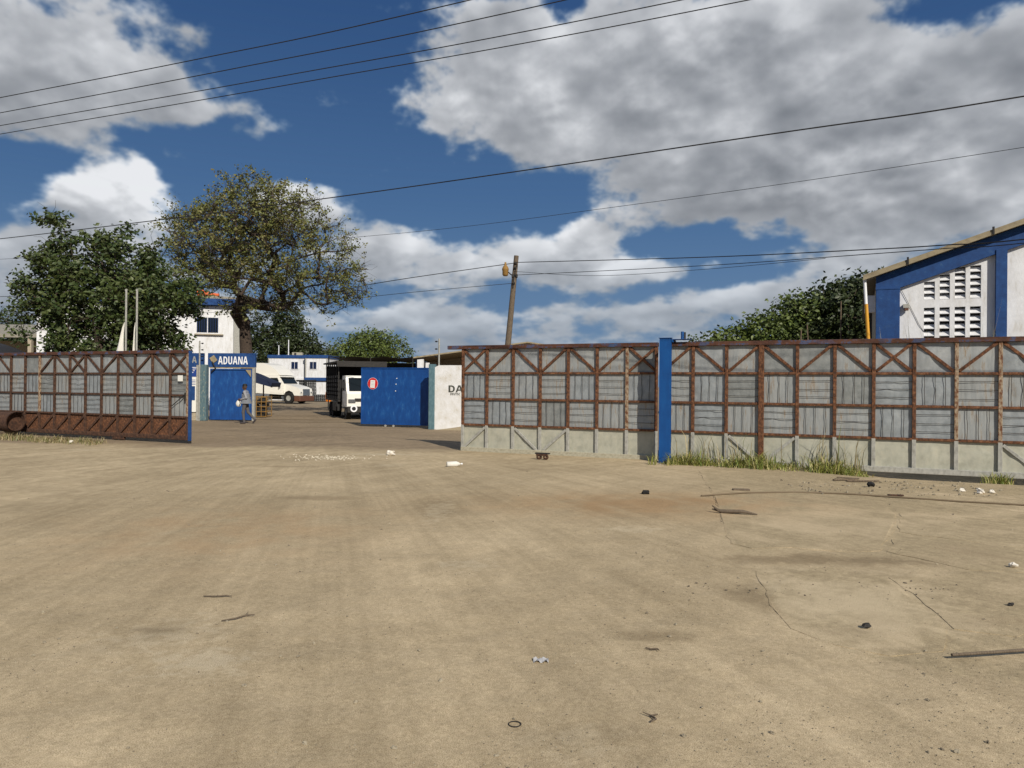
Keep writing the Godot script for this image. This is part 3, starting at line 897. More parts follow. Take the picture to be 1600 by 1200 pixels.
	put("rim", wheel_mesh(0.243, 0.008, 0.226, 32), M.letter_white, sn, Transform3D(Basis.IDENTITY, Vector3(0.55, 1.80, 0.022)))
	put("white_sheet", box_mesh(Vector3(0.21, 0.32, 0.004), 0.0), M.paper, sn, Transform3D(Basis(Vector3(0, 0, 1), -0.06), Vector3(0.55, 1.78, 0.032)))
	for k in 4:
		put("text_line", box_mesh(Vector3(0.14, 0.012, 0.002), 0.0), M.letter_grey, sn, Transform3D(Basis.IDENTITY, Vector3(0.55, 1.88 - 0.06 * k, 0.036)))
	# white wall with its teal end post
	var wp := thing("wall_post", "plain teal end post of the white wall beside the blue gate", "post", Vector3(-3.15, 0, -29.85), -0.21)
	put("shaft", box_mesh(Vector3(0.24, 2.58, 0.26), 0.012), M.teal_plain, wp, Transform3D(Basis.IDENTITY, Vector3(0, 1.29, 0)))
	var ww := thing("boundary_wall", "white plastered wall with dark painted letters DA, partly behind rusty gate", "wall", Vector3(-3.03, 0, -29.83), -0.21)
	var poly := [Vector2(0, 0), Vector2(6.0, 0), Vector2(6.0, 2.54), Vector2(0.16, 2.54), Vector2(0.0, 2.46)]
	put("plaster", prism_mesh(poly, -0.10, 0.08), M.white_dirty, ww)
	put("soil_foot", prism_mesh([Vector2(0.1, 0.0), Vector2(2.4, 0.0), Vector2(2.4, 0.20), Vector2(1.2, 0.16), Vector2(0.5, 0.05)], 0.08, 0.34), M.stone, ww)
	lettering("DA", 0.27, 0.008, M.letter_dark, ww, Transform3D(Basis.IDENTITY, Vector3(0.84, 1.61, 0.086)), 1.25)
	lettering("DEUTSC", 0.085, 0.006, M.letter_dark, ww, Transform3D(Basis.IDENTITY, Vector3(0.84, 1.41, 0.085)), 0.95)
	electric_post("electric_fence_pole", "cream electric fence pole standing behind the end of the white wall", Vector3(-2.93, 0, -30.15), 0.0, 3.62)
	# open shed behind the white wall
	var sh := thing("open_shed", "low open shed with thin tan roof behind the white wall", "shed", Vector3(-5.2, 0, -40.0), 0.0)
	var st := new_st()
	for k in 2:
		var x0 := 0.0 if k == 0 else 6.0
		var x1 := 6.0 if k == 0 else 12.0
		var y0 := 3.16 if k == 0 else 4.02
		var y1 := 4.02 if k == 0 else 3.16
		prism(st, PackedVector2Array([Vector2(x0, y0), Vector2(x1, y1), Vector2(x1, y1 + 0.07), Vector2(x0, y0 + 0.07)]), -7.0, 0.4)
	put("roof", done(st), M.tan_metal, sh)
	put("back_wall", box_mesh(Vector3(12.0, 3.2, 0.15), 0.0), M.concrete, sh, Transform3D(Basis.IDENTITY, Vector3(6.0, 1.6, -6.6)))
	put("back_gable", prism_mesh([Vector2(0.2, 3.2), Vector2(11.8, 3.2), Vector2(6.0, 4.0)], -6.68, -6.54), M.concrete, sh)
	put("side_wall", box_mesh(Vector3(0.16, 3.1, 6.0), 0.0), M.blue_wall, sh, Transform3D(Basis.IDENTITY, Vector3(0.12, 1.55, -3.2)))
	put("front_column", box_mesh(Vector3(0.34, 3.12, 0.3), 0.0), M.white, sh, Transform3D(Basis.IDENTITY, Vector3(0.36, 1.56, 0.1)))
	put("front_beam", box_mesh(Vector3(11.0, 0.10, 0.12), 0.0), M.white, sh, Transform3D(Basis.IDENTITY, Vector3(6.1, 2.62, 0.2)))
	put("beam_box", box_mesh(Vector3(0.2, 0.26, 0.2), 0.0), M.white, sh, Transform3D(Basis.IDENTITY, Vector3(0.75, 2.80, 0.3)))

# ---------------------------------------------------------------- buildings
func build_warehouse() -> void:
	# local x runs along the gable, z faces the road; the roof climbs to the right
	var o := thing("warehouse", "white and blue warehouse gable with louvred vents behind the long fence", "building", Vector3(10.6, 0, -22.0), TURN)
	var slope := 0.338
	var y_at := func(x: float) -> float: return 5.02 + slope * (x + 0.0)
	# wall built round the vents: strips between the openings
	var st := new_st()
	var cols := [[1.24, 1.51], [1.63, 1.88], [2.00, 2.26], [2.37, 2.63]]
	var tops := [4.82, 5.01, 5.20, 5.22]
	var edges := [0.0]
	for c in cols:
		edges.append(c[0])
		edges.append(c[1])
	edges.append(12.0)
	for i in edges.size() - 1:
		var xa: float = edges[i]
		var xb: float = edges[i + 1]
		if i % 2 == 0:
			prism(st, PackedVector2Array([Vector2(xa, 0), Vector2(xb, 0), Vector2(xb, y_at.call(xb)), Vector2(xa, y_at.call(xa))]), -0.16, 0.0)
		else:
			var top: float = tops[i / 2]
			for seg in [[0.0, 2.4], [4.08, 4.30]]:
				prism(st, PackedVector2Array([Vector2(xa, seg[0]), Vector2(xb, seg[0]), Vector2(xb, seg[1]), Vector2(xa, seg[1])]), -0.16, 0.0)
			prism(st, PackedVector2Array([Vector2(xa, top), Vector2(xb, top), Vector2(xb, y_at.call(xb)), Vector2(xa, y_at.call(xa))]), -0.16, 0.0)
	put("gable_wall", done(st), M.white, o)
	for i in 4:
		for grp in [[2.42, 4.08], [4.30, tops[i]]]:
			var v := put("vent", box_mesh(Vector3(cols[i][1] - cols[i][0], grp[1] - grp[0], 0.02), 0.0), M.black, o, Transform3D(Basis.IDENTITY, Vector3((cols[i][0] + cols[i][1]) * 0.5, (grp[0] + grp[1]) * 0.5, -0.17)))
			var n := roundi((grp[1] - grp[0]) / 0.2)
			for k in n:
				var y: float = (k + 0.42) * (grp[1] - grp[0]) / n - (grp[1] - grp[0]) * 0.5
				put("slat", box_mesh(Vector3(cols[i][1] - cols[i][0] - 0.006, 0.024, 0.20), 0.004), M.white, v, Transform3D(Basis(Vector3(1, 0, 0), 0.75), Vector3(0, y, 0.085)))
	# pilasters and the band under the roof
	put("corner_pilaster", box_mesh(Vector3(0.62, 4.62, 0.20), 0.008), M.blue_wall, o, Transform3D(Basis.IDENTITY, Vector3(0.31, 2.31, 0.10)))
	put("pilaster_cap", box_mesh(Vector3(0.64, 0.06, 0.215), 0.005), M.blue_wall, o, Transform3D(Basis.IDENTITY, Vector3(0.31, 4.65, 0.105)))
	put("pilaster", prism_mesh([Vector2(2.96, 0), Vector2(3.22, 0), Vector2(3.22, y_at.call(3.22) - 0.42), Vector2(2.96, y_at.call(2.96) - 0.42)], 0.0, 0.17), M.blue_wall, o)
	put("roof_band", prism_mesh([Vector2(0.0, 4.68), Vector2(0.66, 4.68), Vector2(12.0, y_at.call(12.0) - 0.42), Vector2(12.0, y_at.call(12.0) - 0.02), Vector2(0.0, y_at.call(0.0) - 0.02)], 0.0, 0.14), M.blue_wall, o)
	var rf := put("roof", prism_mesh([Vector2(-0.32, y_at.call(-0.32)), Vector2(12.0, y_at.call(12.0)), Vector2(12.0, y_at.call(12.0) + 0.06), Vector2(-0.32, y_at.call(-0.32) + 0.06)], -14.0, 0.42), M.roof_grey, o)
	put("verge_trim", prism_mesh([Vector2(-0.34, y_at.call(-0.34) - 0.02), Vector2(12.0, y_at.call(12.0) - 0.02), Vector2(12.0, y_at.call(12.0) + 0.065), Vector2(-0.34, y_at.call(-0.34) + 0.065)], 0.42, 0.46), M.tan_metal, rf)
	put("verge_roll", prism_mesh([Vector2(-0.34, y_at.call(-0.34) + 0.068), Vector2(12.0, y_at.call(12.0) + 0.068), Vector2(12.0, y_at.call(12.0) + 0.13), Vector2(-0.34, y_at.call(-0.34) + 0.13)], 0.30, 0.44), M.tan_metal, rf)
	for x in [0.8, 2.85]:
		put("cable_clip", box_mesh(Vector3(0.05, 0.20, 0.05), 0.0), M.black, rf, Transform3D(Basis.IDENTITY, Vector3(x, y_at.call(x) + 0.09, 0.46)))
	put("side_wall", box_mesh(Vector3(0.16, 4.86, 13.8), 0.0), M.concrete, o, Transform3D(Basis.IDENTITY, Vector3(0.09, 2.43, -7.1)))
	put("far_wall", box_mesh(Vector3(0.16, 8.9, 13.8), 0.0), M.concrete, o, Transform3D(Basis.IDENTITY, Vector3(11.9, 4.45, -7.1)))
	put("back_wall", box_mesh(Vector3(11.6, 4.9, 0.16), 0.0), M.concrete, o, Transform3D(Basis.IDENTITY, Vector3(6.0, 2.45, -13.9)))
	var lamp := put("wall_lamp", box_mesh(Vector3(0.17, 0.12, 0.16), 0.01), M.post_grey, o, Transform3D(Basis.IDENTITY, Vector3(0.78, 4.13, 0.09)))
	put("lamp_foot", box_mesh(Vector3(0.11, 0.07, 0.10), 0.01), M.brown_bumper, lamp, Transform3D(Basis.IDENTITY, Vector3(0.01, -0.09, 0.02)))
	put("cable", tube_mesh([Vector3(0.66, 4.62, 0.03), Vector3(0.9, 4.1, 0.02), Vector3(1.12, 3.6, 0.02), Vector3(1.24, 3.40, 0.01)], 0.006, 5), M.wire, o)
	# rain pipe, leaning, and the meter box behind it
	var pipe := thing("downpipe", "leaning rain pipe, white above and yellow below, at the warehouse eave", "pipe", Vector3(10.6, 0, -22.0), TURN)
	var top := Vector3(-0.30, 4.92, 0.30)
	var foot := Vector3(0.0, 0.02, 0.36)
	put("white_length", tube_mesh([top, top.lerp(foot, 0.145)], 0.045, 10), M.letter_white, pipe)
	put("yellow_length", tube_mesh([top.lerp(foot, 0.146), foot], 0.052, 10), M.yellow, pipe)
	var mb := thing("meter_box", "small white box under the warehouse eave behind the rain pipe", "box", Vector3(10.6, 0, -22.0), TURN)
	put("case", box_mesh(Vector3(0.30, 0.50, 0.30), 0.01), M.white, mb, Transform3D(Basis.IDENTITY, Vector3(-0.15, 4.25, -0.25)))
	put("rusty_side", box_mesh(Vector3(0.05, 0.50, 0.26), 0.005), M.rust, mb, Transform3D(Basis.IDENTITY, Vector3(0.025, 4.25, -0.06)))
	put("bracket", box_mesh(Vector3(0.06, 4.0, 0.06), 0.0), M.dark_metal, mb, Transform3D(Basis.IDENTITY, Vector3(-0.12, 2.0, -0.3)))

func window_in(parent: Node, c: Vector3, w: float, h: float, mullions: int, sill := true) -> void:
	var f := put("window", box_mesh(Vector3(w + 0.12, h + 0.12, 0.06), 0.0), M.white, parent, Transform3D(Basis.IDENTITY, c))
	var pw := w / (mullions + 1)
	for k in mullions + 1:
		put("pane", box_mesh(Vector3(pw - 0.05, h - 0.04, 0.02), 0.0), M.glass, f, Transform3D(Basis.IDENTITY, Vector3((k + 0.5) * pw - w * 0.5, 0, 0.032)))
		for b in 5:
			put("grille_bar", box_mesh(Vector3(0.012, h - 0.04, 0.012), 0.0), M.blue_print, f, Transform3D(Basis.IDENTITY, Vector3((k + (b + 0.5) / 5.0) * pw - w * 0.5, 0, 0.06)))
	if sill:
		put("sill", box_mesh(Vector3(w + 0.4, 0.07, 0.16), 0.0), M.concrete, f, Transform3D(Basis.IDENTITY, Vector3(0.1, -h * 0.5 - 0.10, 0.08)))

func build_backdrop() -> void:
	# two storey office behind the trees
	var o := thing("office_building", "white two storey office with blue eaves behind the big trees", "building", Vector3(-28.41, 0, -57.91), 0.30)
	o.scale = Vector3.ONE * 1.2
	put("wall", box_mesh(Vector3(11.8, 6.55, 5.0), 0.02), M.white, o, Transform3D(Basis.IDENTITY, Vector3(0, 3.275, -2.5)))
	put("eave", box_mesh(Vector3(12.5, 0.42, 5.8), 0.01), M.blue_wall, o, Transform3D(Basis.IDENTITY, Vector3(0, 6.78, -2.5)))
	put("pier", box_mesh(Vector3(0.55, 6.5, 0.3), 0.01), M.white, o, Transform3D(Basis.IDENTITY, Vector3(-5.6, 3.25, 0.16)))
	put("pier", box_mesh(Vector3(0.4, 6.5, 0.3), 0.01), M.post_grey, o, Transform3D(Basis.IDENTITY, Vector3(5.68, 3.25, 0.16)))  # grey colour here stands in for the strip of shadow at this end
	var st := new_st()
	prism(st, PackedVector2Array([Vector2(-6.2, 7.0), Vector2(6.2, 7.0), Vector2(5.2, 7.16), Vector2(-5.2, 7.16)]), -5.3, 0.3)
	var rf := put("roof", done(st), M.roof_grey, o)
	for j in 3:   # a stack of orange tiles left on the roof edge
		for k in 7:
			put("ridge_tile", tube_mesh([Vector3(3.2 + 0.19 * k, 7.25 + 0.14 * j - 0.03 * k * j, 0.1 - 0.1 * j), Vector3(3.42 + 0.19 * k, 7.27 + 0.14 * j - 0.03 * k * j, 0.1 - 0.1 * j)], 0.10 + 0.015 * (k % 2), 8), M.orange_tile, rf)
	window_in(o, Vector3(3.86, 5.27, 0.03), 1.36, 1.02, 1)
	window_in(o, Vector3(0.2, 5.27, 0.03), 1.36, 1.02, 1)
	window_in(o, Vector3(-3.4, 5.27, 0.03), 1.36, 1.02, 1)
	window_in(o, Vector3(0.6, 1.9, 0.03), 1.36, 1.2, 1)
	# long low shed at the far left
	var s := thing("storage_shed", "long grey roofed open shed beyond the brown gate", "shed", Vector3(-46.0, 0, -62.0), 0.0)
	st = new_st()
	prism(st, PackedVector2Array([Vector2(0, 5.55), Vector2(0.1, 5.62), Vector2(-6, 6.9), Vector2(-6, 6.8)]), -12.0, 12.0, Transform3D(Basis(Vector3(0, 1, 0), PI * -0.5), Vector3.ZERO))
	put("roof", done(st), M.roof_grey, s)
	put("fascia", box_mesh(Vector3(24.0, 0.28, 0.08), 0.0), M.roof_grey, s, Transform3D(Basis.IDENTITY, Vector3(0, 5.52, 0.1)))
	put("back_wall", box_mesh(Vector3(24.0, 5.4, 0.15), 0.0), M.concrete, s, Transform3D(Basis.IDENTITY, Vector3(0, 2.7, -6.0)))
	for x in [-9.0, -3.0, 3.0, 6.3, 11.8]:
		put("column", box_mesh(Vector3(0.3, 5.4, 0.3), 0.0), M.concrete, s, Transform3D(Basis.IDENTITY, Vector3(x, 2.7, -0.1)))
	var rc := thing("red_container", "faded red shipping container in front of the grey roofed shed", "container", Vector3(-38.7, 0, -60.0), 0.0)
	st = new_st()
	for k in 16:
		cbox(st, Vector3(-1.9 + k * 0.25, 1.95, 1.22), Vector3(0.13, 3.5, 0.04), 0.01)
	put("ribs", done(st), M.red_container, rc)
	put("body", box_mesh(Vector3(4.1, 3.7, 2.4), 0.02), M.red_container, rc, Transform3D(Basis.IDENTITY, Vector3(0, 1.87, 0)))
	# stacked office cabins at the back of the yard
	var specs := [["cabin_office", "long white upper office cabin with blue roof edge above the white truck", -25.9, 4.0, 2.9, -80.0, 2.82, false], ["cabin_office", "short white upper office cabin with blue roof and floor edges above the crates", -21.75, 2.35, 2.36, -79.2, 1.6, true]]
	for q in specs:
		var c := thing(q[0], q[1], "cabin", Vector3(q[2], 0, q[5]), 0.0, "")
		var w: float = q[3]
		put("wall", box_mesh(Vector3(w, 2.3, 5.0), 0.02), M.white, c, Transform3D(Basis.IDENTITY, Vector3(w * 0.5, 3.5, -2.5)))
		put("roof_edge", box_mesh(Vector3(w + 0.16, 0.32, 5.2), 0.01), M.blue_wall, c, Transform3D(Basis.IDENTITY, Vector3(w * 0.5, 4.66, -2.5)))
		put("floor_edge", box_mesh(Vector3(w + 0.12, 0.34, 5.14), 0.01), M.blue_wall if q[7] else M.white, c, Transform3D(Basis.IDENTITY, Vector3(w * 0.5, 2.28, -2.5)))
		put("lower_cabin", box_mesh(Vector3(w, 2.1, 4.9), 0.02), M.white, c, Transform3D(Basis.IDENTITY, Vector3(w * 0.5, 1.05, -2.6)))
		put("corner_post", box_mesh(Vector3(0.12, 2.3, 0.06), 0.0), M.post_grey, c, Transform3D(Basis.IDENTITY, Vector3(0.06, 3.5, 0.03)))
		put("corner_post", box_mesh(Vector3(0.12, 2.3, 0.06), 0.0), M.post_grey, c, Transform3D(Basis.IDENTITY, Vector3(w - 0.06, 3.5, 0.03)))
		window_in(c, Vector3(q[6] if not q[7] else 0.85, 3.72, 0.03), 0.72, 0.78, 1, false)
	var ac := thing("air_conditioner", "cream air conditioning unit on the roof of the long upper cabin", "air conditioner", Vector3(-23.2, 4.82, -81.5))
	put("case", box_mesh(Vector3(1.1, 0.34, 0.5), 0.02), M.rail_cream, ac, Transform3D(Basis.IDENTITY, Vector3(0, 0.17, 0)))
	put("fan", wheel_mesh(0.13, 0.03, 0.0, 16), M.dark_metal, ac, Transform3D(Basis.IDENTITY, Vector3(-0.2, 0.17, 0.26)))
	for q in [[-25.1, 5.9, "short white mast on the long cabin roof, standing alone"], [-24.05, 6.5, "tall white mast on the long cabin roof beside the air conditioner"]]:
		var m := thing("mast", q[2], "mast", Vector3(q[0], 4.82, -81.0))
		put("tube", tube_mesh([Vector3.ZERO, Vector3(0, q[1] - 4.82, 0)], 0.05, 8), M.letter_white, m)
		put("foot", box_mesh(Vector3(0.3, 0.06, 0.3), 0.0), M.post_grey, m, Transform3D(Basis.IDENTITY, Vector3(0, 0.03, 0)))
	# black plastic crates and pallets in stacks
	var proto: Node3D = null
	var spots := [[-21.4, 0, 0.0], [-21.4, 1, 0.02], [-20.35, 0, 0.0], [-20.35, 1, -0.03], [-20.35, 2, 0.02], [-19.3, 0, 0.0], [-22.5, 0, 0.0], [-22.5, 1, 0.0], [-22.5, 2, 0.03], [-21.4, 2, 0.0]]
	for sp in spots:
		var c: Node3D
		if proto == null:
			proto = thing("plastic_crate", "black lattice plastic crate stacked in front of the cabins", "crate", Vector3.ZERO, 0.0, "black crates stacked before the cabins")
			for sx in [-1, 1]:
				for k in 5:
					put("slat", box_mesh(Vector3(0.02, 0.105, 0.96), 0.0), M.black, proto, Transform3D(Basis.IDENTITY, Vector3(sx * 0.48, 0.06 + 0.15 * k, 0)))
			for sz in [-1, 1]:
				for k in 5:
					put("slat", box_mesh(Vector3(0.98, 0.105, 0.02), 0.0), M.black, proto, Transform3D(Basis.IDENTITY, Vector3(0, 0.06 + 0.15 * k, sz * 0.48)))
				for k in 6:
					put("upright", box_mesh(Vector3(0.05, 0.70, 0.022), 0.0), M.black, proto, Transform3D(Basis.IDENTITY, Vector3(-0.46 + 0.184 * k, 0.36, sz * 0.482)))
			put("base", box_mesh(Vector3(0.98, 0.04, 0.98), 0.0), M.black, proto, Transform3D(Basis.IDENTITY, Vector3(0, 0.03, 0)))
			c = proto
		else:
			c = proto.duplicate()
			c.name = numbered("plastic_crate")
			add_child(c)
		c.position = Vector3(sp[0], 0.0 + 0.73 * sp[1], -76.0)
		var stack: String = {-22.5: "stack behind the white truck's nose", -21.4: "stack second from the white truck's nose", -20.35: "stack third from the white truck's nose", -19.3: "pile of one beside the orange barrel"}[sp[0]]
		c.set_meta("label", "%s black lattice crate of the %s" % [["bottom", "middle", "top"][sp[1]], stack] if sp[0] < -20.0 else "single black lattice crate standing beside the orange barrel")
		c.rotation.y = sp[2]
	var br := thing("barrel", "orange plastic barrel beside the black crates", "barrel", Vector3(-18.55, 0, -76.2))
	st = new_st()
	lathe(st, [[0.0, 0.0], [0.26, 0.0], [0.29, 0.08], [0.3, 0.35], [0.31, 0.5], [0.3, 0.65], [0.29, 0.95], [0.24, 1.02], [0.0, 1.02]], Transform3D.IDENTITY, 16)
	put("shell", done(st), M.orange, br)
	put("lid", wheel_mesh(0.12, 0.05, 0.0, 14), M.black, br, Transform3D(Basis(Vector3(1, 0, 0), PI * 0.5), Vector3(0, 1.04, 0)))
	# shade net on posts behind the flatbed truck
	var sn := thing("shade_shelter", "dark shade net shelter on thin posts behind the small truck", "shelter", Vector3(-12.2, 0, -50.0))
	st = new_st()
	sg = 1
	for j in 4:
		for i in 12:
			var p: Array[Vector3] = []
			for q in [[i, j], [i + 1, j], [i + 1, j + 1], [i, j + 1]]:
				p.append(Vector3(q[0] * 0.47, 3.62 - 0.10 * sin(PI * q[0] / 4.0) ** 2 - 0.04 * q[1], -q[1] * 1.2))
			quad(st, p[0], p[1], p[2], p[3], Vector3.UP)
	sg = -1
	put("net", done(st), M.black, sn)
	for x in [0.03, 2.8, 5.6]:
		put("post", tube_mesh([Vector3(x, 0, 0), Vector3(x, 3.6, 0)], 0.04, 8), M.dark_metal, sn)
		put("post", tube_mesh([Vector3(x, 0, -4.8), Vector3(x, 3.46, -4.8)], 0.04, 8), M.dark_metal, sn)
	put("shadow_sheet", box_mesh(Vector3(5.6, 3.3, 0.03), 0.0), M.black, sn, Transform3D(Basis.IDENTITY, Vector3(2.8, 1.7, -4.9)))  # black sheet added to stand in for the deep shadow behind the truck
	# blue awning beside the truck and the yellow mesh cage
	var aw := thing("awning", "dark blue sloping canvas awning beyond the word wall", "awning", Vector3(-14.3, 0, -40.0))
	put("canvas", prism_mesh([Vector2(0.0, 2.42), Vector2(0.45, 2.28), Vector2(1.56, 1.80), Vector2(1.50, 1.58), Vector2(1.2, 1.66), Vector2(0.0, 1.98)], -1.6, 0.0), M.tarp_blue, aw)
	put("post", tube_mesh([Vector3(0.62, 0, -0.1), Vector3(0.62, 1.9, -0.1)], 0.04, 8), M.rust, aw)
	put("post", tube_mesh([Vector3(0.62, 0, -1.5), Vector3(0.62, 1.9, -1.5)], 0.04, 8), M.rust, aw)
	put("under_sheet", box_mesh(Vector3(0.6, 0.03, 1.3), 0.0), M.post_grey, aw, Transform3D(Basis(Vector3(0, 0, 1), -0.3), Vector3(0.55, 1.9, -0.8)))
	var cg := thing("mesh_cage", "yellow painted wire mesh cage on the ground beyond the blue door", "cage", Vector3(-13.2, 0, -39.4))
	for sz in [-0.45, 0.45]:
		for k in 5:
			put("bar", tube_mesh([Vector3(-0.5, 0.06 + 0.25 * k, sz), Vector3(0.5, 0.06 + 0.25 * k, sz)], 0.02, 6), M.yellow_rust, cg)
			put("bar", tube_mesh([Vector3(-0.5 + 0.25 * k, 0.04, sz), Vector3(-0.5 + 0.25 * k, 1.12, sz)], 0.02, 6), M.yellow_rust, cg)
	for sx in [-0.5, 0.5]:
		for k in 5:
			put("bar", tube_mesh([Vector3(sx, 0.06 + 0.25 * k, -0.45), Vector3(sx, 0.06 + 0.25 * k, 0.45)], 0.02, 6), M.yellow_rust, cg)
	var lo := thing("scrap_bale", "dark lumpy load inside the yellow mesh cage", "load", Vector3(-13.2, 0.06, -39.4))
	st = new_st()
	for k in 9:
		cbox(st, Vector3(rng.randf_range(-0.3, 0.3), 0.2 + 0.08 * k, rng.randf_range(-0.25, 0.25)), Vector3(0.32, 0.22, 0.3), 0.03, Basis(Vector3(0.3, 1, 0.2).normalized(), rng.randf() * 3.0))
	cbox(st, Vector3(0, 0.1, 0), Vector3(0.7, 0.2, 0.6), 0.03)
	put("lumps", done(st), M.dark_metal, lo)
	# dark tarpaulin covered load behind the brown gate
	var tp := thing("covered_load", "dark rounded tarpaulin cover of a load behind the brown gate", "load", Vector3(-22.4, 0, -29.5))
	var arch := []
	for k in 13:
		var t := k / 12.0
		arch.append(Vector2(0.0 + 3.7 * t, 1.4 + 2.05 * pow(cos(t * PI * 0.5), 0.7)))
	arch.append(Vector2(3.7, 0.5))
	arch.append(Vector2(0.0, 0.5))
	put("tarpaulin", prism_mesh(arch, -2.2, 0.0), flat(44, 44, 48, 0.6), tp)
	put("bed", box_mesh(Vector3(3.7, 0.5, 2.0), 0.02), M.dark_metal, tp, Transform3D(Basis.IDENTITY, Vector3(1.85, 0.26, -1.1)))

# ---------------------------------------------------------------- vehicles
func wheel(parent: Node, at: Vector3, r: float, w: float) -> void:
	var t := put("wheel", wheel_mesh(r, w, r * 0.5, 24), M.rubber, parent, Transform3D(Basis.IDENTITY, at))
	put("rim", wheel_mesh(r * 0.52, w * 0.7, 0.0, 18), M.post_grey, t)

func build_vehicles() -> void:
	# long nosed road tractor, seen from its right side
	var t := thing("road_tractor", "white long nosed road tractor with roof fairing and brown bumper parked in the yard", "truck", Vector3(-18.3, 0, -67.0), -0.30)
	put("cab", prism_mesh([Vector2(-4.95, 0.95), Vector2(-1.62, 0.80), Vector2(-1.55, 1.74), Vector2(-2.05, 2.44), Vector2(-2.2, 2.52), Vector2(-4.95, 2.52)], -1.15, 1.15), M.truck_white, t)
	put("roof_fairing", prism_mesh([Vector2(-4.95, 2.53), Vector2(-1.95, 2.53), Vector2(-2.05, 2.66), Vector2(-2.5, 3.05), Vector2(-3.1, 3.42), Vector2(-3.7, 3.60), Vector2(-4.95, 3.62)], -1.05, 1.05), M.truck_white, t)
	put("sun_visor", prism_mesh([Vector2(-2.1, 2.40), Vector2(-1.78, 2.36), Vector2(-1.78, 2.42), Vector2(-2.1, 2.50)], -1.1, 1.1), M.truck_white, t)
	var hd := put("hood", prism_mesh([Vector2(-1.60, 0.84), Vector2(-1.42, 1.06), Vector2(-1.1, 1.18), Vector2(-0.74, 1.04), Vector2(-0.56, 0.74), Vector2(0.0, 0.72), Vector2(0.03, 1.0), Vector2(-0.06, 1.34), Vector2(-0.5, 1.52), Vector2(-1.54, 1.76)], -1.0, 1.0), M.truck_white, t)
	put("grille", box_mesh(Vector3(0.04, 0.56, 1.1), 0.01), M.chrome, hd, Transform3D(Basis(Vector3(0, 0, 1), 0.06), Vector3(0.03, 1.03, 0)))
	for k in 6:
		put("grille_bar", box_mesh(Vector3(0.03, 0.03, 1.0), 0.0), M.dark_metal, hd, Transform3D(Basis.IDENTITY, Vector3(0.052, 0.80 + 0.09 * k, 0)))
	for sz in [-0.8, 0.8]:
		put("headlight", box_mesh(Vector3(0.34, 0.16, 0.26), 0.03), M.chrome, hd, Transform3D(Basis(Vector3(0, 1, 0), 0.3 * signf(sz)), Vector3(-0.12, 1.0, sz)))
	put("bumper", box_mesh(Vector3(0.62, 0.46, 2.3), 0.04), M.brown_bumper, t, Transform3D(Basis.IDENTITY, Vector3(-0.18, 0.46, 0)))
	put("windscreen", prism_mesh([Vector2(-1.535, 1.80), Vector2(-2.02, 2.42), Vector2(-2.04, 2.40), Vector2(-1.56, 1.78)], -1.02, 1.02), M.glass, t)
	for sz in [-1.0, 1.0]:
		var dr := put("door", prism_mesh([Vector2(-2.95, 0.98), Vector2(-1.72, 0.92), Vector2(-1.66, 1.70), Vector2(-2.1, 2.36), Vector2(-2.95, 2.36)], sz * 1.15, sz * 1.165), M.truck_white, t)
		put("side_window", prism_mesh([Vector2(-2.86, 1.66), Vector2(-1.82, 1.60), Vector2(-2.16, 2.28), Vector2(-2.86, 2.28)], sz * 1.167, sz * 1.175), M.glass, dr)
		put("handle", box_mesh(Vector3(0.16, 0.03, 0.02), 0.0), M.black, dr, Transform3D(Basis.IDENTITY, Vector3(-2.75, 1.45, sz * 1.175)))
		var mr := put("mirror", box_mesh(Vector3(0.10, 0.44, 0.2), 0.02), M.letter_white, t, Transform3D(Basis.IDENTITY, Vector3(-1.75, 1.75, sz * 1.42)))
		put("mirror_arm", box_mesh(Vector3(0.03, 0.03, 0.3), 0.0), M.black, mr, Transform3D(Basis.IDENTITY, Vector3(0, 0.1, -sz * 0.18)))
		put("fuel_tank", tube_mesh([Vector3(-4.6, 0.62, sz * 0.95), Vector3(-3.0, 0.62, sz * 0.95)], 0.3, 14), M.chrome, t)
		put("step", box_mesh(Vector3(0.9, 0.06, 0.3), 0.0), M.dark_metal, t, Transform3D(Basis.IDENTITY, Vector3(-2.3, 0.42, sz * 1.0)))
		wheel(t, Vector3(-1.08, 0.5, sz * 0.98), 0.5, 0.3)
		wheel(t, Vector3(-6.3, 0.5, sz * 0.9), 0.5, 0.55)
		wheel(t, Vector3(-7.5, 0.5, sz * 0.9), 0.5, 0.55)
	put("chassis", box_mesh(Vector3(7.6, 0.26, 0.9), 0.0), M.dark_metal, t, Transform3D(Basis.IDENTITY, Vector3(-4.3, 0.78, 0)))
	# small stake bodied truck, nose towards the road
	var k := thing("stake_truck", "small white cab truck with tall dark stake body beside the blue gate", "truck", Vector3(-7.27, 0, -37.76), -1.2026)
	var cab := put("cab", prism_mesh([Vector2(-1.62, 0.62), Vector2(0.0, 0.62), Vector2(0.03, 1.28), Vector2(-0.10, 1.42), Vector2(-0.40, 2.12), Vector2(-0.55, 2.2), Vector2(-1.62, 2.2)], -0.98, 0.98), M.truck_white, k)
	put("windscreen", prism_mesh([Vector2(-0.085, 1.42), Vector2(-0.365, 2.09), Vector2(-0.375, 2.08), Vector2(-0.10, 1.41)], -0.86, 0.86), M.glass, cab)
	put("grille", box_mesh(Vector3(0.03, 0.16, 1.2), 0.0), M.dark_metal, cab, Transform3D(Basis.IDENTITY, Vector3(0.025, 0.98, 0)))
	put("badge_bar", prism_mesh([Vector2(-0.3, 0.0), Vector2(0.3, 0.0), Vector2(0.16, 0.16), Vector2(-0.16, 0.16)], 0.0, 0.03), M.chrome, cab, Transform3D(Basis(Vector3(0, 1, 0), PI * 0.5), Vector3(0.03, 0.9, 0)))
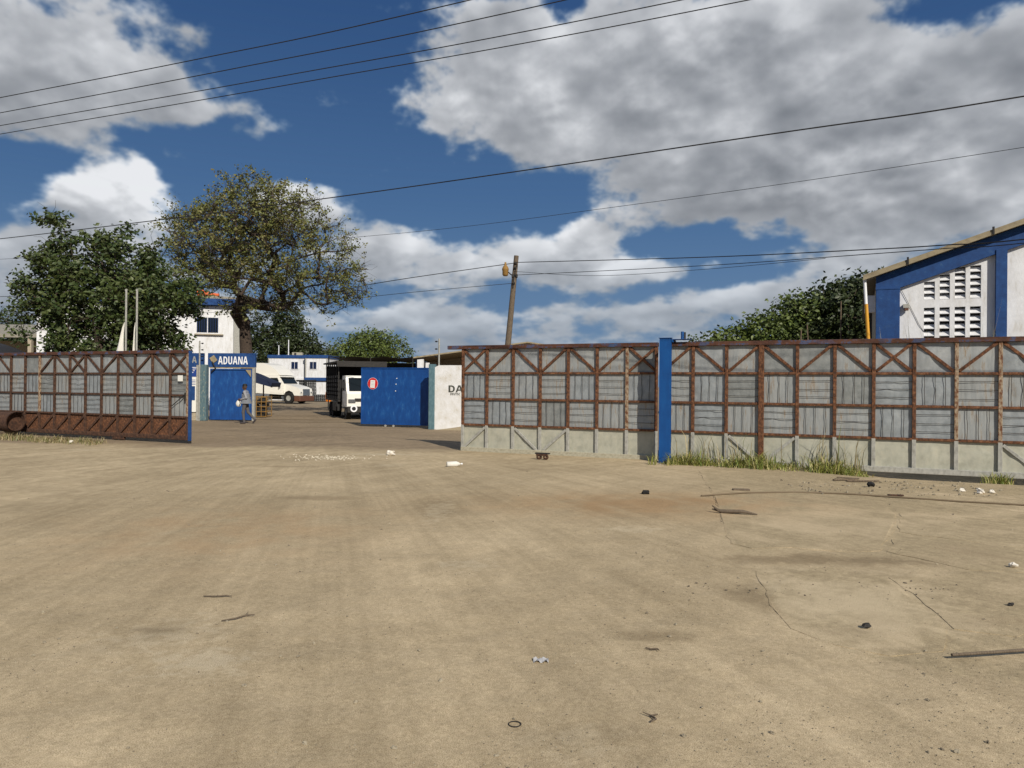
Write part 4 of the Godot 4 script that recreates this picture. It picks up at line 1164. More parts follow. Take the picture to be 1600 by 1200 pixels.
	put("bumper", box_mesh(Vector3(0.16, 0.32, 1.96), 0.03), M.dark_metal, k, Transform3D(Basis.IDENTITY, Vector3(0.05, 0.50, 0)))
	for sz in [-1.0, 1.0]:
		put("headlight", box_mesh(Vector3(0.05, 0.2, 0.36), 0.02), M.chrome, cab, Transform3D(Basis.IDENTITY, Vector3(0.02, 0.92, sz * 0.74)))
		var fl := put("fog_lamp_surround", wheel_mesh(0.17, 0.05, 0.1, 18), M.letter_white, k, Transform3D(Basis(Vector3(0, 1, 0), PI * 0.5), Vector3(0.14, 0.55, sz * 0.66)))
		put("fog_lamp", wheel_mesh(0.1, 0.03, 0.0, 16), M.black, fl)
		var dr := put("door", prism_mesh([Vector2(-1.45, 0.7), Vector2(-0.2, 0.7), Vector2(-0.16, 1.4), Vector2(-0.42, 2.06), Vector2(-1.45, 2.06)], sz * 0.98, sz * 0.99), M.truck_white, k)
		put("side_window", prism_mesh([Vector2(-1.36, 1.42), Vector2(-0.3, 1.42), Vector2(-0.5, 2.0), Vector2(-1.36, 2.0)], sz * 0.992, sz * 1.0), M.glass, dr)
		put("mirror", box_mesh(Vector3(0.06, 0.36, 0.18), 0.02), M.black, k, Transform3D(Basis.IDENTITY, Vector3(0.02, 1.72, sz * 1.18)))
		wheel(k, Vector3(-0.65, 0.4, sz * 0.84), 0.4, 0.22)
		wheel(k, Vector3(-4.6, 0.4, sz * 0.84), 0.4, 0.46)
		wheel(k, Vector3(-5.6, 0.4, sz * 0.84), 0.4, 0.46)
	put("chassis", box_mesh(Vector3(6.2, 0.2, 0.8), 0.0), M.dark_metal, k, Transform3D(Basis.IDENTITY, Vector3(-3.6, 0.72, 0)))
	put("bed", box_mesh(Vector3(5.0, 0.12, 2.3), 0.0), M.dark_metal, k, Transform3D(Basis.IDENTITY, Vector3(-4.25, 0.92, 0)))
	var roof := put("body_roof", box_mesh(Vector3(5.4, 0.08, 2.6), 0.0), M.dark_metal, k, Transform3D(Basis.IDENTITY, Vector3(-4.1, 2.92, 0)))
	put("front_header", box_mesh(Vector3(0.06, 0.26, 2.58), 0.0), M.dark_metal, roof, Transform3D(Basis.IDENTITY, Vector3(2.7, -0.12, 0)))
	for sz in [-1.14, 1.14]:
		for i in 7:
			put("stake", box_mesh(Vector3(0.07, 2.0, 0.05), 0.0), M.dark_metal, k, Transform3D(Basis.IDENTITY, Vector3(-1.8 - 0.8 * i, 1.9, sz)))
		for j in 6:
			put("side_board", box_mesh(Vector3(4.95, 0.14, 0.03), 0.0), M.black, k, Transform3D(Basis.IDENTITY, Vector3(-4.25, 1.06 + 0.22 * j, sz * 0.975)))
		put("tool_locker", box_mesh(Vector3(1.3, 0.5, 0.3), 0.02), M.black, k, Transform3D(Basis.IDENTITY, Vector3(-2.6, 0.62, sz * 0.95)))
	put("front_board", box_mesh(Vector3(0.04, 1.0, 2.2), 0.0), M.black, k, Transform3D(Basis.IDENTITY, Vector3(-1.76, 1.5, 0)))
	put("tail_board", box_mesh(Vector3(0.04, 1.8, 2.2), 0.0), M.black, k, Transform3D(Basis.IDENTITY, Vector3(-6.72, 1.9, 0)))
	# rusty pipe lying before the brown gate
	var p := thing("steel_drum", "rusty steel drum section lying on timber in front of the brown gate", "drum", Vector3(-17.06, 0, -24.70), TURN)
	var st := new_st()
	tube(st, [Vector3(-1.4, 0.46, 0), Vector3(1.28, 0.46, 0)], [0.31, 0.31], 24, false)
	tube(st, [Vector3(1.28, 0.46, 0), Vector3(-1.4, 0.46, 0)], [0.29, 0.29], 24, false)
	put("shell", done(st), M.rust_dark, p)
	put("inner_end", wheel_mesh(0.29, 0.02, 0.0, 24), M.rust_dark, p, Transform3D(Basis(Vector3(0, 1, 0), PI * 0.5), Vector3(1.1, 0.46, 0)))
	for x in [-0.9, 0.8]:
		put("timber", box_mesh(Vector3(0.14, 0.16, 0.7), 0.01), M.wood, p, Transform3D(Basis.IDENTITY, Vector3(x, 0.075, 0)))

# ---------------------------------------------------------------- trees
func leaf_card(v: PackedVector3Array, n: PackedVector3Array, c: PackedColorArray, at: Vector3, size: float, col: Color, r: RandomNumberGenerator) -> void:
	var d := Vector3(r.randf_range(-1, 1), r.randf_range(-0.75, 0.6), r.randf_range(-1, 1)).normalized()
	var side := d.cross(Vector3(r.randf_range(-1, 1), r.randf_range(-1, 1), r.randf_range(-1, 1))).normalized()
	var up := side.cross(d).normalized()
	if up.y < 0.0:
		up = -up
	var l := size * r.randf_range(0.7, 1.3)
	var w := l * 0.30
	var tip := at + d * l - up * l * 0.10
	var a := at + d * l * 0.45 + side * w
	var b := at + d * l * 0.45 - side * w
	var k := at + d * l * 0.5 - up * l * 0.05
	for t in [[at, a, k], [a, tip, k], [tip, b, k], [b, at, k]]:
		v.append(t[0])
		v.append(t[1])
		v.append(t[2])
		var q: Vector3 = (t[0] - t[2]).cross(t[0] - t[1]).normalized()
		for m in 3:
			n.append(q)
			c.append(col)

func cards_mesh(v: PackedVector3Array, n: PackedVector3Array, c: PackedColorArray) -> ArrayMesh:
	var arr := []
	arr.resize(Mesh.ARRAY_MAX)
	arr[Mesh.ARRAY_VERTEX] = v
	arr[Mesh.ARRAY_NORMAL] = n
	arr[Mesh.ARRAY_COLOR] = c
	var m := ArrayMesh.new()
	m.add_surface_from_arrays(Mesh.PRIMITIVE_TRIANGLES, arr)
	return m

# Limbs grow from the fork to points spread through the crown's masses; twigs and leaves sit on their ends.
# lobes: [centre, radii] in the tree's own space
func grow_tree(called: String, label: String, at: Vector3, fork: Vector3, trunk_r: float, lobes: Array, n_pts: int, opt: Dictionary, group := "") -> void:
	var r := RandomNumberGenerator.new()
	r.seed = opt.get("seed", 1)
	var o := thing(called, label, "tree", at, 0.0, group)
	var pos: Array[Vector3] = []
	var par: Array[int] = []
	var nt := 6
	for i in nt + 1:
		var t := float(i) / nt
		pos.append(fork * t + Vector3(sin(t * 5.0) * 0.12, 0, cos(t * 4.0) * 0.08) * trunk_r * 2.0)
		par.append(i - 1)
	var pts := []
	var vol := 0.0
	for lb in lobes:
		vol += lb[1].x * lb[1].y * lb[1].z
	for lb in lobes:
		for k in int(n_pts * lb[1].x * lb[1].y * lb[1].z / vol) + 3:
			var d := Vector3(r.randfn(), r.randfn(), r.randfn()).normalized() * pow(r.randf(), opt.get("fill", 0.45))
			pts.append(lb[0] + d * lb[1])
	pts.sort_custom(func(a, b): return a.distance_squared_to(fork) < b.distance_squared_to(fork))
	var ends := []
	var seg: float = opt.get("seg", 0.8)
	for p: Vector3 in pts:
		var best := -1
		var bd := 1e9
		for i in range(nt - opt.get("low", 1), pos.size()):
			var q := pos[i]
			var dd := q.distance_squared_to(p) + 0.6 * maxf(0.0, q.distance_squared_to(fork) - p.distance_squared_to(fork))
			if dd < bd:
				bd = dd
				best = i
		var from := pos[best]
		var m := clampi(int(from.distance_to(p) / seg), 1, 7)
		var last := best
		var bend := Vector3(r.randfn(), r.randfn() + opt.get("lift", 0.5), r.randfn()) * from.distance_to(p) * 0.05
		for k in range(1, m + 1):
			var t := float(k) / m
			pos.append(from.lerp(p, t) + bend * sin(t * PI))
			par.append(last)
			last = pos.size() - 1
		ends.append(last)
	var rad := PackedFloat32Array()
	rad.resize(pos.size())
	var tipr: float = opt.get("tip", 0.012)
	for i in range(pos.size() - 1, -1, -1):
		if rad[i] == 0.0:
			rad[i] = pow(tipr, 1.75)
		if par[i] >= 0:
			rad[par[i]] += rad[i]
	var scale := trunk_r / pow(rad[0], 1.0 / 1.75)
	for i in rad.size():
		rad[i] = pow(rad[i], 2.0 / 1.75)
	var st := new_st()
	for i in range(1, pos.size()):
		var ra := maxf(tipr, minf(sqrt(rad[par[i]]) * scale, sqrt(rad[i]) * scale * 1.35))
		var rb := maxf(tipr, sqrt(rad[i]) * scale)
		if par[i] < nt:
			ra = lerpf(trunk_r * 1.25, trunk_r * 0.8, float(par[i]) / nt)
			rb = lerpf(trunk_r * 1.25, trunk_r * 0.8, float(i) / nt) if i <= nt else rb
		tube(st, [pos[par[i]], pos[i]], [ra, rb], 8 if rb > 0.09 else (5 if rb > 0.03 else 3), false)
	# bare twigs
	var tw: int = opt.get("twigs", 0)
	var twl: float = opt.get("twig_len", 0.8)
	var tips := []
	for e in ends:
		var out := (pos[e] - pos[par[e]]).normalized()
		tips.append(pos[e])
		for k in tw:
			var base := pos[e].lerp(pos[par[e]], r.randf() * 0.9)
			var d := (out * 0.7 + Vector3(r.randfn() * 0.6, r.randfn() * 0.5 + 0.35, r.randfn() * 0.6)).normalized()
			var m := base + d * twl * r.randf_range(0.4, 0.7)
			var q := m + (d + Vector3(r.randfn(), r.randfn() + 0.3, r.randfn()) * 0.35).normalized() * twl * r.randf_range(0.3, 0.6)
			tube(st, [base, m, q], [tipr * 0.8, tipr * 0.6, tipr * 0.35], 3, false)
			tips.append(m)
			tips.append(q)
	put("trunk", done(st), opt.get("bark", M.bark), o)
	var v := PackedVector3Array()
	var n := PackedVector3Array()
	var c := PackedColorArray()
	var cols: Array = opt.cols
	var cl := FastNoiseLite.new()
	cl.seed = opt.get("seed", 1)
	cl.frequency = opt.get("patch", 0.35)
	for p: Vector3 in tips:
		var g := cl.get_noise_3dv(p)
		if g < opt.get("bare", -2.0):
			continue
		var num: int = opt.leaves
		var tone: Color = cols[r.randi_range(0, cols.size() - 1)]
		for k in int(num * r.randf_range(0.6, 1.4)):
			var off: Vector3 = Vector3(r.randfn(), r.randfn() * 0.75, r.randfn()) * opt.spread
			var cc := tone.lerp(cols[r.randi_range(0, cols.size() - 1)], 0.5)
			leaf_card(v, n, c, p + off, opt.size, cc, r)
	var f := put("crown", cards_mesh(v, n, c), M.leaf, o)

func build_trees() -> void:
	var dark := [Color(0.044, 0.068, 0.017), Color(0.060, 0.087, 0.022), Color(0.033, 0.055, 0.016), Color(0.093, 0.115, 0.033)]
	var olive := [Color(0.125, 0.144, 0.033), Color(0.163, 0.169, 0.045), Color(0.094, 0.112, 0.027), Color(0.169, 0.144, 0.050)]
	var deep := [Color(0.024, 0.039, 0.013), Color(0.032, 0.049, 0.015), Color(0.044, 0.060, 0.017)]
	var fresh := [Color(0.084, 0.120, 0.024), Color(0.114, 0.150, 0.031), Color(0.060, 0.090, 0.022)]
	var grey := [Color(0.075, 0.080, 0.034), Color(0.095, 0.095, 0.042)]
	grow_tree("broadleaf_tree", "dense dark green broadleaf tree behind the two flagpoles", Vector3(-18.0, 0, -34.0), Vector3(0.2, 2.2, 0), 0.26,
		[[Vector3(0.2, 5.0, 0), Vector3(3.2, 2.5, 2.6)], [Vector3(-2.3, 6.2, 0), Vector3(1.6, 2.3, 1.7)], [Vector3(0.7, 7.2, 0.2), Vector3(1.6, 1.6, 1.5)], [Vector3(-2.9, 8.6, 0), Vector3(0.6, 0.9, 0.6)], [Vector3(-0.8, 7.9, 0), Vector3(0.8, 0.9, 0.8)], [Vector3(2.5, 5.2, 0), Vector3(1.5, 1.2, 1.4)], [Vector3(1.9, 3.2, 0), Vector3(1.2, 1.2, 1.3)], [Vector3(-3.2, 4.9, 0), Vector3(1.1, 1.5, 1.4)], [Vector3(-0.6, 3.0, 0.4), Vector3(2.7, 1.2, 1.8)]],
		430, {"seed": 5, "cols": dark, "leaves": 13, "spread": 0.15, "size": 0.20, "twigs": 3, "twig_len": 0.7, "seg": 0.9, "fill": 0.42, "bare": -0.16, "patch": 0.55})
	grow_tree("shade_tree", "tall half bare olive tree with wide crown of fine grey twigs", Vector3(-14.75, 0, -42.0), Vector3(-0.1, 5.0, 0), 0.38,
		[[Vector3(0.6, 9.0, 0), Vector3(5.2, 3.6, 4.4)], [Vector3(4.2, 7.4, 0), Vector3(2.8, 1.8, 2.6)], [Vector3(-2.6, 9.2, 0), Vector3(2.6, 2.5, 2.6)], [Vector3(0.8, 11.4, 0), Vector3(3.3, 1.9, 3.0)]],
		520, {"seed": 17, "cols": olive, "leaves": 9, "spread": 0.10, "size": 0.14, "twigs": 7, "twig_len": 0.9, "seg": 0.7, "bark": M.bark, "bare": 0.0, "patch": 0.7, "tip": 0.011, "fill": 0.36, "lift": 0.8})
	grow_tree("evergreen_tree", "very dark evergreen mass behind the stacked cabins", Vector3(-27.2, 0, -92.0), Vector3(0, 2.0, 0), 0.35,
		[[Vector3(0, 5.6, 0), Vector3(3.6, 4.4, 3.0)], [Vector3(-0.8, 9.6, 0), Vector3(2.4, 2.4, 2.2)], [Vector3(1.6, 5.0, 0), Vector3(3.0, 3.0, 2.6)], [Vector3(-4.2, 6.5, 0), Vector3(2.6, 4.0, 2.4)]],
		420, {"seed": 23, "cols": deep, "leaves": 34, "spread": 0.42, "size": 0.36, "seg": 1.5})
	grow_tree("round_tree", "wide domed green tree far behind the yard", Vector3(-19.0, 0, -100.0), Vector3(0, 2.5, 0), 0.35,
		[[Vector3(0, 5.2, 0), Vector3(6.0, 3.6, 4.5)], [Vector3(1.0, 7.0, 0), Vector3(3.6, 2.2, 3.0)]],
		330, {"seed": 31, "cols": fresh, "leaves": 30, "spread": 0.45, "size": 0.36, "seg": 1.6})
	for q in [[-26.0, -104.0, 4.6, 41], [-29.5, -108.0, 5.4, 42]]:
		grow_tree("thin_tree", "thin grey green tree between the dark evergreen and the domed tree" if q[3] == 41 else "thin greyish tree partly hidden behind the dark evergreen", Vector3(q[0], 0, q[1]), Vector3(0, 2.0, 0), 0.14,
			[[Vector3(0, q[2], 0), Vector3(2.4, 2.2, 1.8)]], 90, {"seed": q[3], "cols": grey, "leaves": 16, "spread": 0.34, "size": 0.24, "twigs": 2, "seg": 1.2})
	grow_tree("spreading_tree", "tall dark layered tree beside the warehouse eave", Vector3(20.8, 0, -46.0), Vector3(0.3, 3.0, 0), 0.4,
		[[Vector3(0.0, 5.2, 0), Vector3(4.4, 3.0, 3.5)], [Vector3(1.6, 7.3, 0), Vector3(3.2, 1.5, 2.6)], [Vector3(-2.4, 6.5, 0), Vector3(1.6, 0.9, 1.5)], [Vector3(4.6, 6.2, 0), Vector3(2.6, 2.4, 2.4)]],
		620, {"seed": 47, "cols": deep, "leaves": 40, "spread": 0.40, "size": 0.30, "seg": 1.1})
	grow_tree("vine_tree", "lighter green vine covered tree sloping down behind the fence", Vector3(15.9, 0, -46.0), Vector3(0, 2.0, 0), 0.3,
		[[Vector3(0.9, 4.0, 0), Vector3(3.2, 2.6, 2.4)], [Vector3(1.9, 6.0, 0), Vector3(2.4, 1.7, 1.8)], [Vector3(-1.8, 3.6, 0), Vector3(2.4, 2.0, 1.8)]],
		480, {"seed": 53, "cols": fresh, "leaves": 40, "spread": 0.32, "size": 0.26, "seg": 1.1})
	grow_tree("low_bush_tree", "small bushy tree at the foot of the vine covered tree", Vector3(12.2, 0, -48.0), Vector3(0, 1.5, 0), 0.16,
		[[Vector3(0, 3.4, 0), Vector3(1.9, 1.5, 1.5)]], 80, {"seed": 59, "cols": dark, "leaves": 26, "spread": 0.32, "size": 0.26, "seg": 1.0})
	grow_tree("hill_tree", "dark rounded tree beyond the grey roofed shed", Vector3(-62.0, 0, -92.0), Vector3(0, 3.0, 0), 0.4,
		[[Vector3(0, 7.2, 0), Vector3(3.6, 3.0, 3.0)], [Vector3(3.2, 6.0, 0), Vector3(2.4, 2.2, 2.4)]], 230, {"seed": 61, "cols": deep, "leaves": 26, "spread": 0.45, "size": 0.34, "seg": 1.4})
	# a palm whose tuft just shows over the shed ridge
	var p := thing("palm_tree", "small palm top showing over the tan shed ridge", "tree", Vector3(1.32, 0, -60.0))
	put("trunk", tube_mesh([Vector3(0, 0, 0), Vector3(0.1, 2.5, 0), Vector3(0, 4.85, 0)], 0.13, 10), M.bark, p)
	var r := RandomNumberGenerator.new()
	r.seed = 71
	for k in 13:
		var a := TAU * k / 13.0 + r.randf_range(-0.2, 0.2)
		var dir := Vector3(cos(a), 0, sin(a))
		var lift := r.randf_range(0.2, 0.75)
		var st := new_st()
		for j in 7:
			var t0 := j / 7.0
			var t1 := (j + 1) / 7.0
			var p0 := Vector3(0, 4.85, 0) + dir * 0.95 * t0 + Vector3.UP * (lift * t0 - 0.75 * t0 * t0)
			var p1 := Vector3(0, 4.85, 0) + dir * 0.95 * t1 + Vector3.UP * (lift * t1 - 0.75 * t1 * t1)
			var sd := dir.cross(Vector3.UP) * 0.16 * (1.0 - t0 * 0.8)
			for s in [-1.0, 1.0]:
				tri(st, p0, p1, p0 + sd * s + dir * 0.14 - Vector3.UP * 0.08, Vector3.UP)
		put("frond", done(st), flat(58, 78, 36, 0.7), p)

# ---------------------------------------------------------------- poles, wires, flags
func cable(called: String, label: String, pts: Array, r: float, group := "", sag := 0.0) -> void:
	var cur := Curve3D.new()
	var n := pts.size()
	var all := []
	for i in n - 1:
		for k in 12:
			var t := k / 12.0
			var a: Vector3 = pts[maxi(i - 1, 0)]
			var b: Vector3 = pts[i]
			var c: Vector3 = pts[i + 1]
			var d: Vector3 = pts[mini(i + 2, n - 1)]
			var q := b.cubic_interpolate(c, a, d, t) if n > 2 else b.lerp(c, t)
			all.append(q - Vector3.UP * sag * 4.0 * t * (1.0 - t))
	all.append(pts[n - 1])
	var m := put(called, tube_mesh(all, r, 6), M.wire)
	tag(m, label, "wire", group)

func build_lines() -> void:
	var o := thing("utility_pole", "leaning weathered wooden utility pole with yellow lamp behind the gate leaf", "pole", Vector3(-0.49, 0, -32.0))
	var foot := Vector3(0, 0, 0)
	var top := Vector3(0.63, 7.28, 0)
	var st := new_st()
	tube(st, [foot, foot.lerp(top, 0.5), top], [0.145, 0.125, 0.10], 12)
	put("shaft", done(st), M.wood, o)
	var l := put("lamp_body", null, M.yellow_rust, o)
	st = new_st()
	lathe(st, [[0.0, 0.36], [0.035, 0.36], [0.05, 0.24], [0.10, 0.18], [0.135, 0.10], [0.145, 0.03], [0.125, 0.0], [0.125, -0.16], [0.09, -0.22], [0.0, -0.23]], Transform3D(Basis.IDENTITY, Vector3(0.17, 6.60, 0.25)), 16)
	l.mesh = done(st)
	var arm := put("lamp_arm", tube_mesh([Vector3(0.56, 6.42, 0.05), Vector3(0.40, 6.46, 0.15), Vector3(0.28, 6.56, 0.22)], 0.025, 8), M.dark_metal, o)
	put("clamp", box_mesh(Vector3(0.26, 0.12, 0.26), 0.01), M.dark_metal, arm, Transform3D(Basis.IDENTITY, Vector3(0.56, 6.42, 0.0)))
	for y in [6.95, 6.75, 6.10]:
		put("insulator", box_mesh(Vector3(0.10, 0.09, 0.30), 0.02), M.dark_metal, o, Transform3D(Basis.IDENTITY, Vector3(0.63 * y / 7.28, y, 0.04)))
	put("conduit", tube_mesh([Vector3(0.66, 6.9, 0.10), Vector3(0.52, 6.3, 0.13), Vector3(0.50, 5.9, 0.14)], 0.02, 6), M.wire, o)
	# four high wires along the road
	var g := "four high parallel wires along the road"
	var wire_names := ["highest of the four parallel wires crossing the upper sky", "second highest of the four parallel wires crossing the upper sky", "third of the four parallel wires, just above the lowest", "lowest of the four parallel wires crossing the upper sky"]
	for w in [[Vector3(-11.77, 8.25, -17.24), Vector3(-0.81, 8.25, -12.71)], [Vector3(-12.44, 8.25, -18.22), Vector3(0.80, 8.25, -12.68)], [Vector3(-13.06, 8.25, -19.13), Vector3(2.74, 8.25, -12.65)], [Vector3(-13.49, 8.25, -19.78), Vector3(3.86, 8.25, -12.63)]]:
		var d: Vector3 = (w[1] - w[0]).normalized()
		cable("power_line", wire_names.pop_front(), [w[0] - d * 30.0 + Vector3.UP * 0.9, w[0] - d * 6.0 + Vector3.UP * 0.05, w[0], (w[0] + w[1]) * 0.5 - Vector3.UP * 0.05, w[1], w[1] + d * 16.0 + Vector3.UP * 0.5], 0.009, g)
	cable("power_line", "thick single black wire sloping across the middle of the sky", [Vector3(-26, 6.5, -28.6), Vector3(-16.18, 6.25, -23.76), Vector3(-4.7, 6.25, -18.31), Vector3(4.5, 6.25, -13.36), Vector3(7.79, 6.25, -11.52), Vector3(16, 6.6, -7.3)], 0.012)
	cable("power_line", "faint thin wire below the thick single wire, passing behind the bare tree", [Vector3(-36, 7.4, -38.0), Vector3(-23.08, 7.25, -33.9), Vector3(-5.76, 7.25, -28.05), Vector3(3.79, 7.25, -22.59), Vector3(11.53, 7.25, -17.04), Vector3(20, 7.5, -11.0)], 0.007)
	# service lines fixed to the pole
	cable("service_line", "upper service wire from the leaning pole across the warehouse gable", [Vector3(0.10, 6.98, -31.9), Vector3(6.59, 6.25, -26.0), Vector3(10.05, 5.68, -21.2), Vector3(11.17, 5.48, -19.4), Vector3(12.2, 5.31, -17.6), Vector3(17.0, 5.0, -10.0)], 0.016)
	cable("service_line", "lower service wire from the leaning pole across the warehouse gable", [Vector3(0.03, 6.44, -31.9), Vector3(6.59, 5.96, -26.0), Vector3(10.05, 5.55, -21.2), Vector3(11.17, 5.39, -19.4), Vector3(12.2, 5.22, -17.6), Vector3(17.0, 4.9, -10.0)], 0.012)
	cable("service_line", "thin sagging service wire joining the lower line before the warehouse", [Vector3(0.05, 6.6, -31.9), Vector3(3.2, 6.05, -29.2), Vector3(6.59, 5.83, -26.0), Vector3(9.33, 5.64, -22.5)], 0.008)
	cable("service_line", "thick service wire from the leaning pole towards the half bare tree", [Vector3(0.10, 6.96, -31.9), Vector3(-5.74, 6.12, -32.3), Vector3(-12.0, 5.6, -36.5), Vector3(-27.5, 7.6, -57.6)], 0.016)
	cable("service_line", "lower service wire from the leaning pole towards the half bare tree", [Vector3(0.03, 6.10, -31.9), Vector3(-6.2, 5.55, -32.6), Vector3(-12.4, 5.2, -37.0), Vector3(-27.5, 7.4, -57.6)], 0.011)
	cable("service_line", "pair line leaving the office eave towards the grey roofed shed", [Vector3(-35.3, 8.1, -55.6), Vector3(-40.0, 7.9, -54.6), Vector3(-50.0, 8.2, -53.0)], 0.02)
	cable("service_line", "lower line leaving the office pier towards the grey roofed shed", [Vector3(-35.2, 7.4, -55.5), Vector3(-40.0, 7.2, -54.6), Vector3(-50.0, 7.6, -53.0)], 0.014)
	# flagpoles with furled flags
	for q in [[-15.39, "flagpole with a limp white flag, in front of the dense tree", false], [-14.96, "flagpole with a narrow red and white furled flag, in front of the dense tree", true]]:
		var f := thing("flagpole", q[1], "flagpole", Vector3(q[0], 0, -30.0))
		put("pole", tube_mesh([Vector3.ZERO, Vector3(0, 5.4, 0)], 0.04, 10), M.post_grey, f)
		put("finial", wheel_mesh(0.05, 0.05, 0.0, 12), M.post_grey, f, Transform3D(Basis.IDENTITY, Vector3(0, 5.43, 0)))
		st = new_st()
		sg = 1
		var wid := 0.16 if q[2] else 0.48
		var rows := 8
		for j in rows:
			for i in 6:
				var pp: Array[Vector3] = []
				for c in [[i, j], [i + 1, j], [i + 1, j + 1], [i, j + 1]]:
					var t: float = c[1] / float(rows)
					var s: float = c[0] / 6.0
					pp.append(Vector3(-0.05 - s * wid * (0.08 + 0.92 * t), 4.15 - 1.45 * t - s * 0.10, 0.06 * sin(s * 9.0 + t * 3.0)))
				quad(st, pp[0], pp[1], pp[2], pp[3], Vector3(0, 0, 1))
		sg = -1
		var fl := put("flag", done(st), M.cloth_white, f)
		if q[2]:
			put("red_tip", box_mesh(Vector3(0.24, 0.36, 0.10), 0.03), M.cloth_red, fl, Transform3D(Basis.IDENTITY, Vector3(-0.10, 2.82, 0.06)))
	# bare thin poles behind the long fence
	for q in [[9.85, -26.0, 3.8, 0.03, "shortest bare thin pole behind the long fence before the vine covered tree"], [10.6, -26.5, 4.0, -0.06, "leaning bare thin pole behind the long fence before the dark tree"], [12.2, -28.0, 5.0, 0.0, "tallest bare thin pole behind the long fence near the warehouse eave"]]:
		var m := thing("thin_pole", q[4], "pole", Vector3(q[0], 0, q[1]), 0.0, "thin poles behind the long fence")
		var s2 := new_st()
		tube(s2, [Vector3.ZERO, Vector3(q[3] * q[2], q[2], 0)], [0.035, 0.022], 8)
		put("shaft", done(s2), M.bark_pale, m)

# ---------------------------------------------------------------- person
func bone_field(p: Vector3, bones: Array, k: float) -> Vector2:
	var best := 1e9
	var near := 1e9
	var grp := 0.0
	for b in bones:
		var a: Vector3 = b[0]
		var ab: Vector3 = b[1] - a
		var t := clampf((p - a).dot(ab) / maxf(ab.length_squared(), 1e-9), 0.0, 1.0)
		var d: float = p.distance_to(a + ab * t) - lerpf(b[2], b[3], t)
		if d < near:
			near = d
			grp = b[4]
		if best > 1e8:
			best = d
		else:
			var h := clampf(0.5 + 0.5 * (d - best) / k, 0.0, 1.0)
			best = lerpf(d, best, h) - k * h * (1.0 - h)
	return Vector2(best, grp)

func net_mesh(st: SurfaceTool, bones: Array, cell: float, k: float, cols: Array) -> void:
	var lo := Vector3.ONE * 1e9
	var hi := -lo
	for b in bones:
		var r := maxf(b[2], b[3]) + cell * 2.0
		lo = lo.min(b[0] - Vector3.ONE * r).min(b[1] - Vector3.ONE * r)
		hi = hi.max(b[0] + Vector3.ONE * r).max(b[1] + Vector3.ONE * r)
	var n := Vector3i(((hi - lo) / cell).ceil()) + Vector3i.ONE
	var val := PackedFloat32Array()
	val.resize(n.x * n.y * n.z)
	for z in n.z:
		for y in n.y:
			for x in n.x:
				val[(z * n.y + y) * n.x + x] = bone_field(lo + Vector3(x, y, z) * cell, bones, k).x
	var vert := {}
	for z in n.z - 1:
		for y in n.y - 1:
			for x in n.x - 1:
				var sum := Vector3.ZERO
				var cnt := 0
				for e in [[0, 0, 0, 1, 0, 0], [0, 1, 0, 1, 1, 0], [0, 0, 1, 1, 0, 1], [0, 1, 1, 1, 1, 1], [0, 0, 0, 0, 1, 0], [1, 0, 0, 1, 1, 0], [0, 0, 1, 0, 1, 1], [1, 0, 1, 1, 1, 1], [0, 0, 0, 0, 0, 1], [1, 0, 0, 1, 0, 1], [0, 1, 0, 0, 1, 1], [1, 1, 0, 1, 1, 1]]:
					var va := val[((z + e[2]) * n.y + y + e[1]) * n.x + x + e[0]]
					var vb := val[((z + e[5]) * n.y + y + e[4]) * n.x + x + e[3]]
					if (va < 0.0) != (vb < 0.0):
						var t := va / (va - vb)
						sum += Vector3(x + lerpf(e[0], e[3], t), y + lerpf(e[1], e[4], t), z + lerpf(e[2], e[5], t))
						cnt += 1
				if cnt:
					vert[Vector3i(x, y, z)] = lo + sum / cnt * cell
	st.set_smooth_group(1)
	for key: Vector3i in vert:
		for ax in 3:
			var u := (ax + 1) % 3
			var w := (ax + 2) % 3
			var k1 := key
			k1[ax] += 1
			if key[u] == 0 or key[w] == 0:
				continue
			var i0 := (key.z * n.y + key.y) * n.x + key.x
			var i1 := (k1.z * n.y + k1.y) * n.x + k1.x
			if (val[i0] < 0.0) == (val[i1] < 0.0):
				continue
			var ka := key
			ka[u] -= 1
			var kb := ka
			kb[w] -= 1
			var kc := key
			kc[w] -= 1
			if not (vert.has(ka) and vert.has(kb) and vert.has(kc)):
				continue
			var out := Vector3.ZERO
			out[ax] = 1.0 if val[i0] < 0.0 else -1.0
			for t3 in [[key, ka, kb], [key, kb, kc]]:
				var p: Vector3 = vert[t3[0]]
				var q: Vector3 = vert[t3[1]]
				var r: Vector3 = vert[t3[2]]
				if (p - r).cross(p - q).dot(out) < 0.0:
					var sw := q
					q = r
					r = sw
				for s in [p, q, r]:
					st.set_color(cols[int(bone_field(s, bones, k).y)])
					st.add_vertex(s)

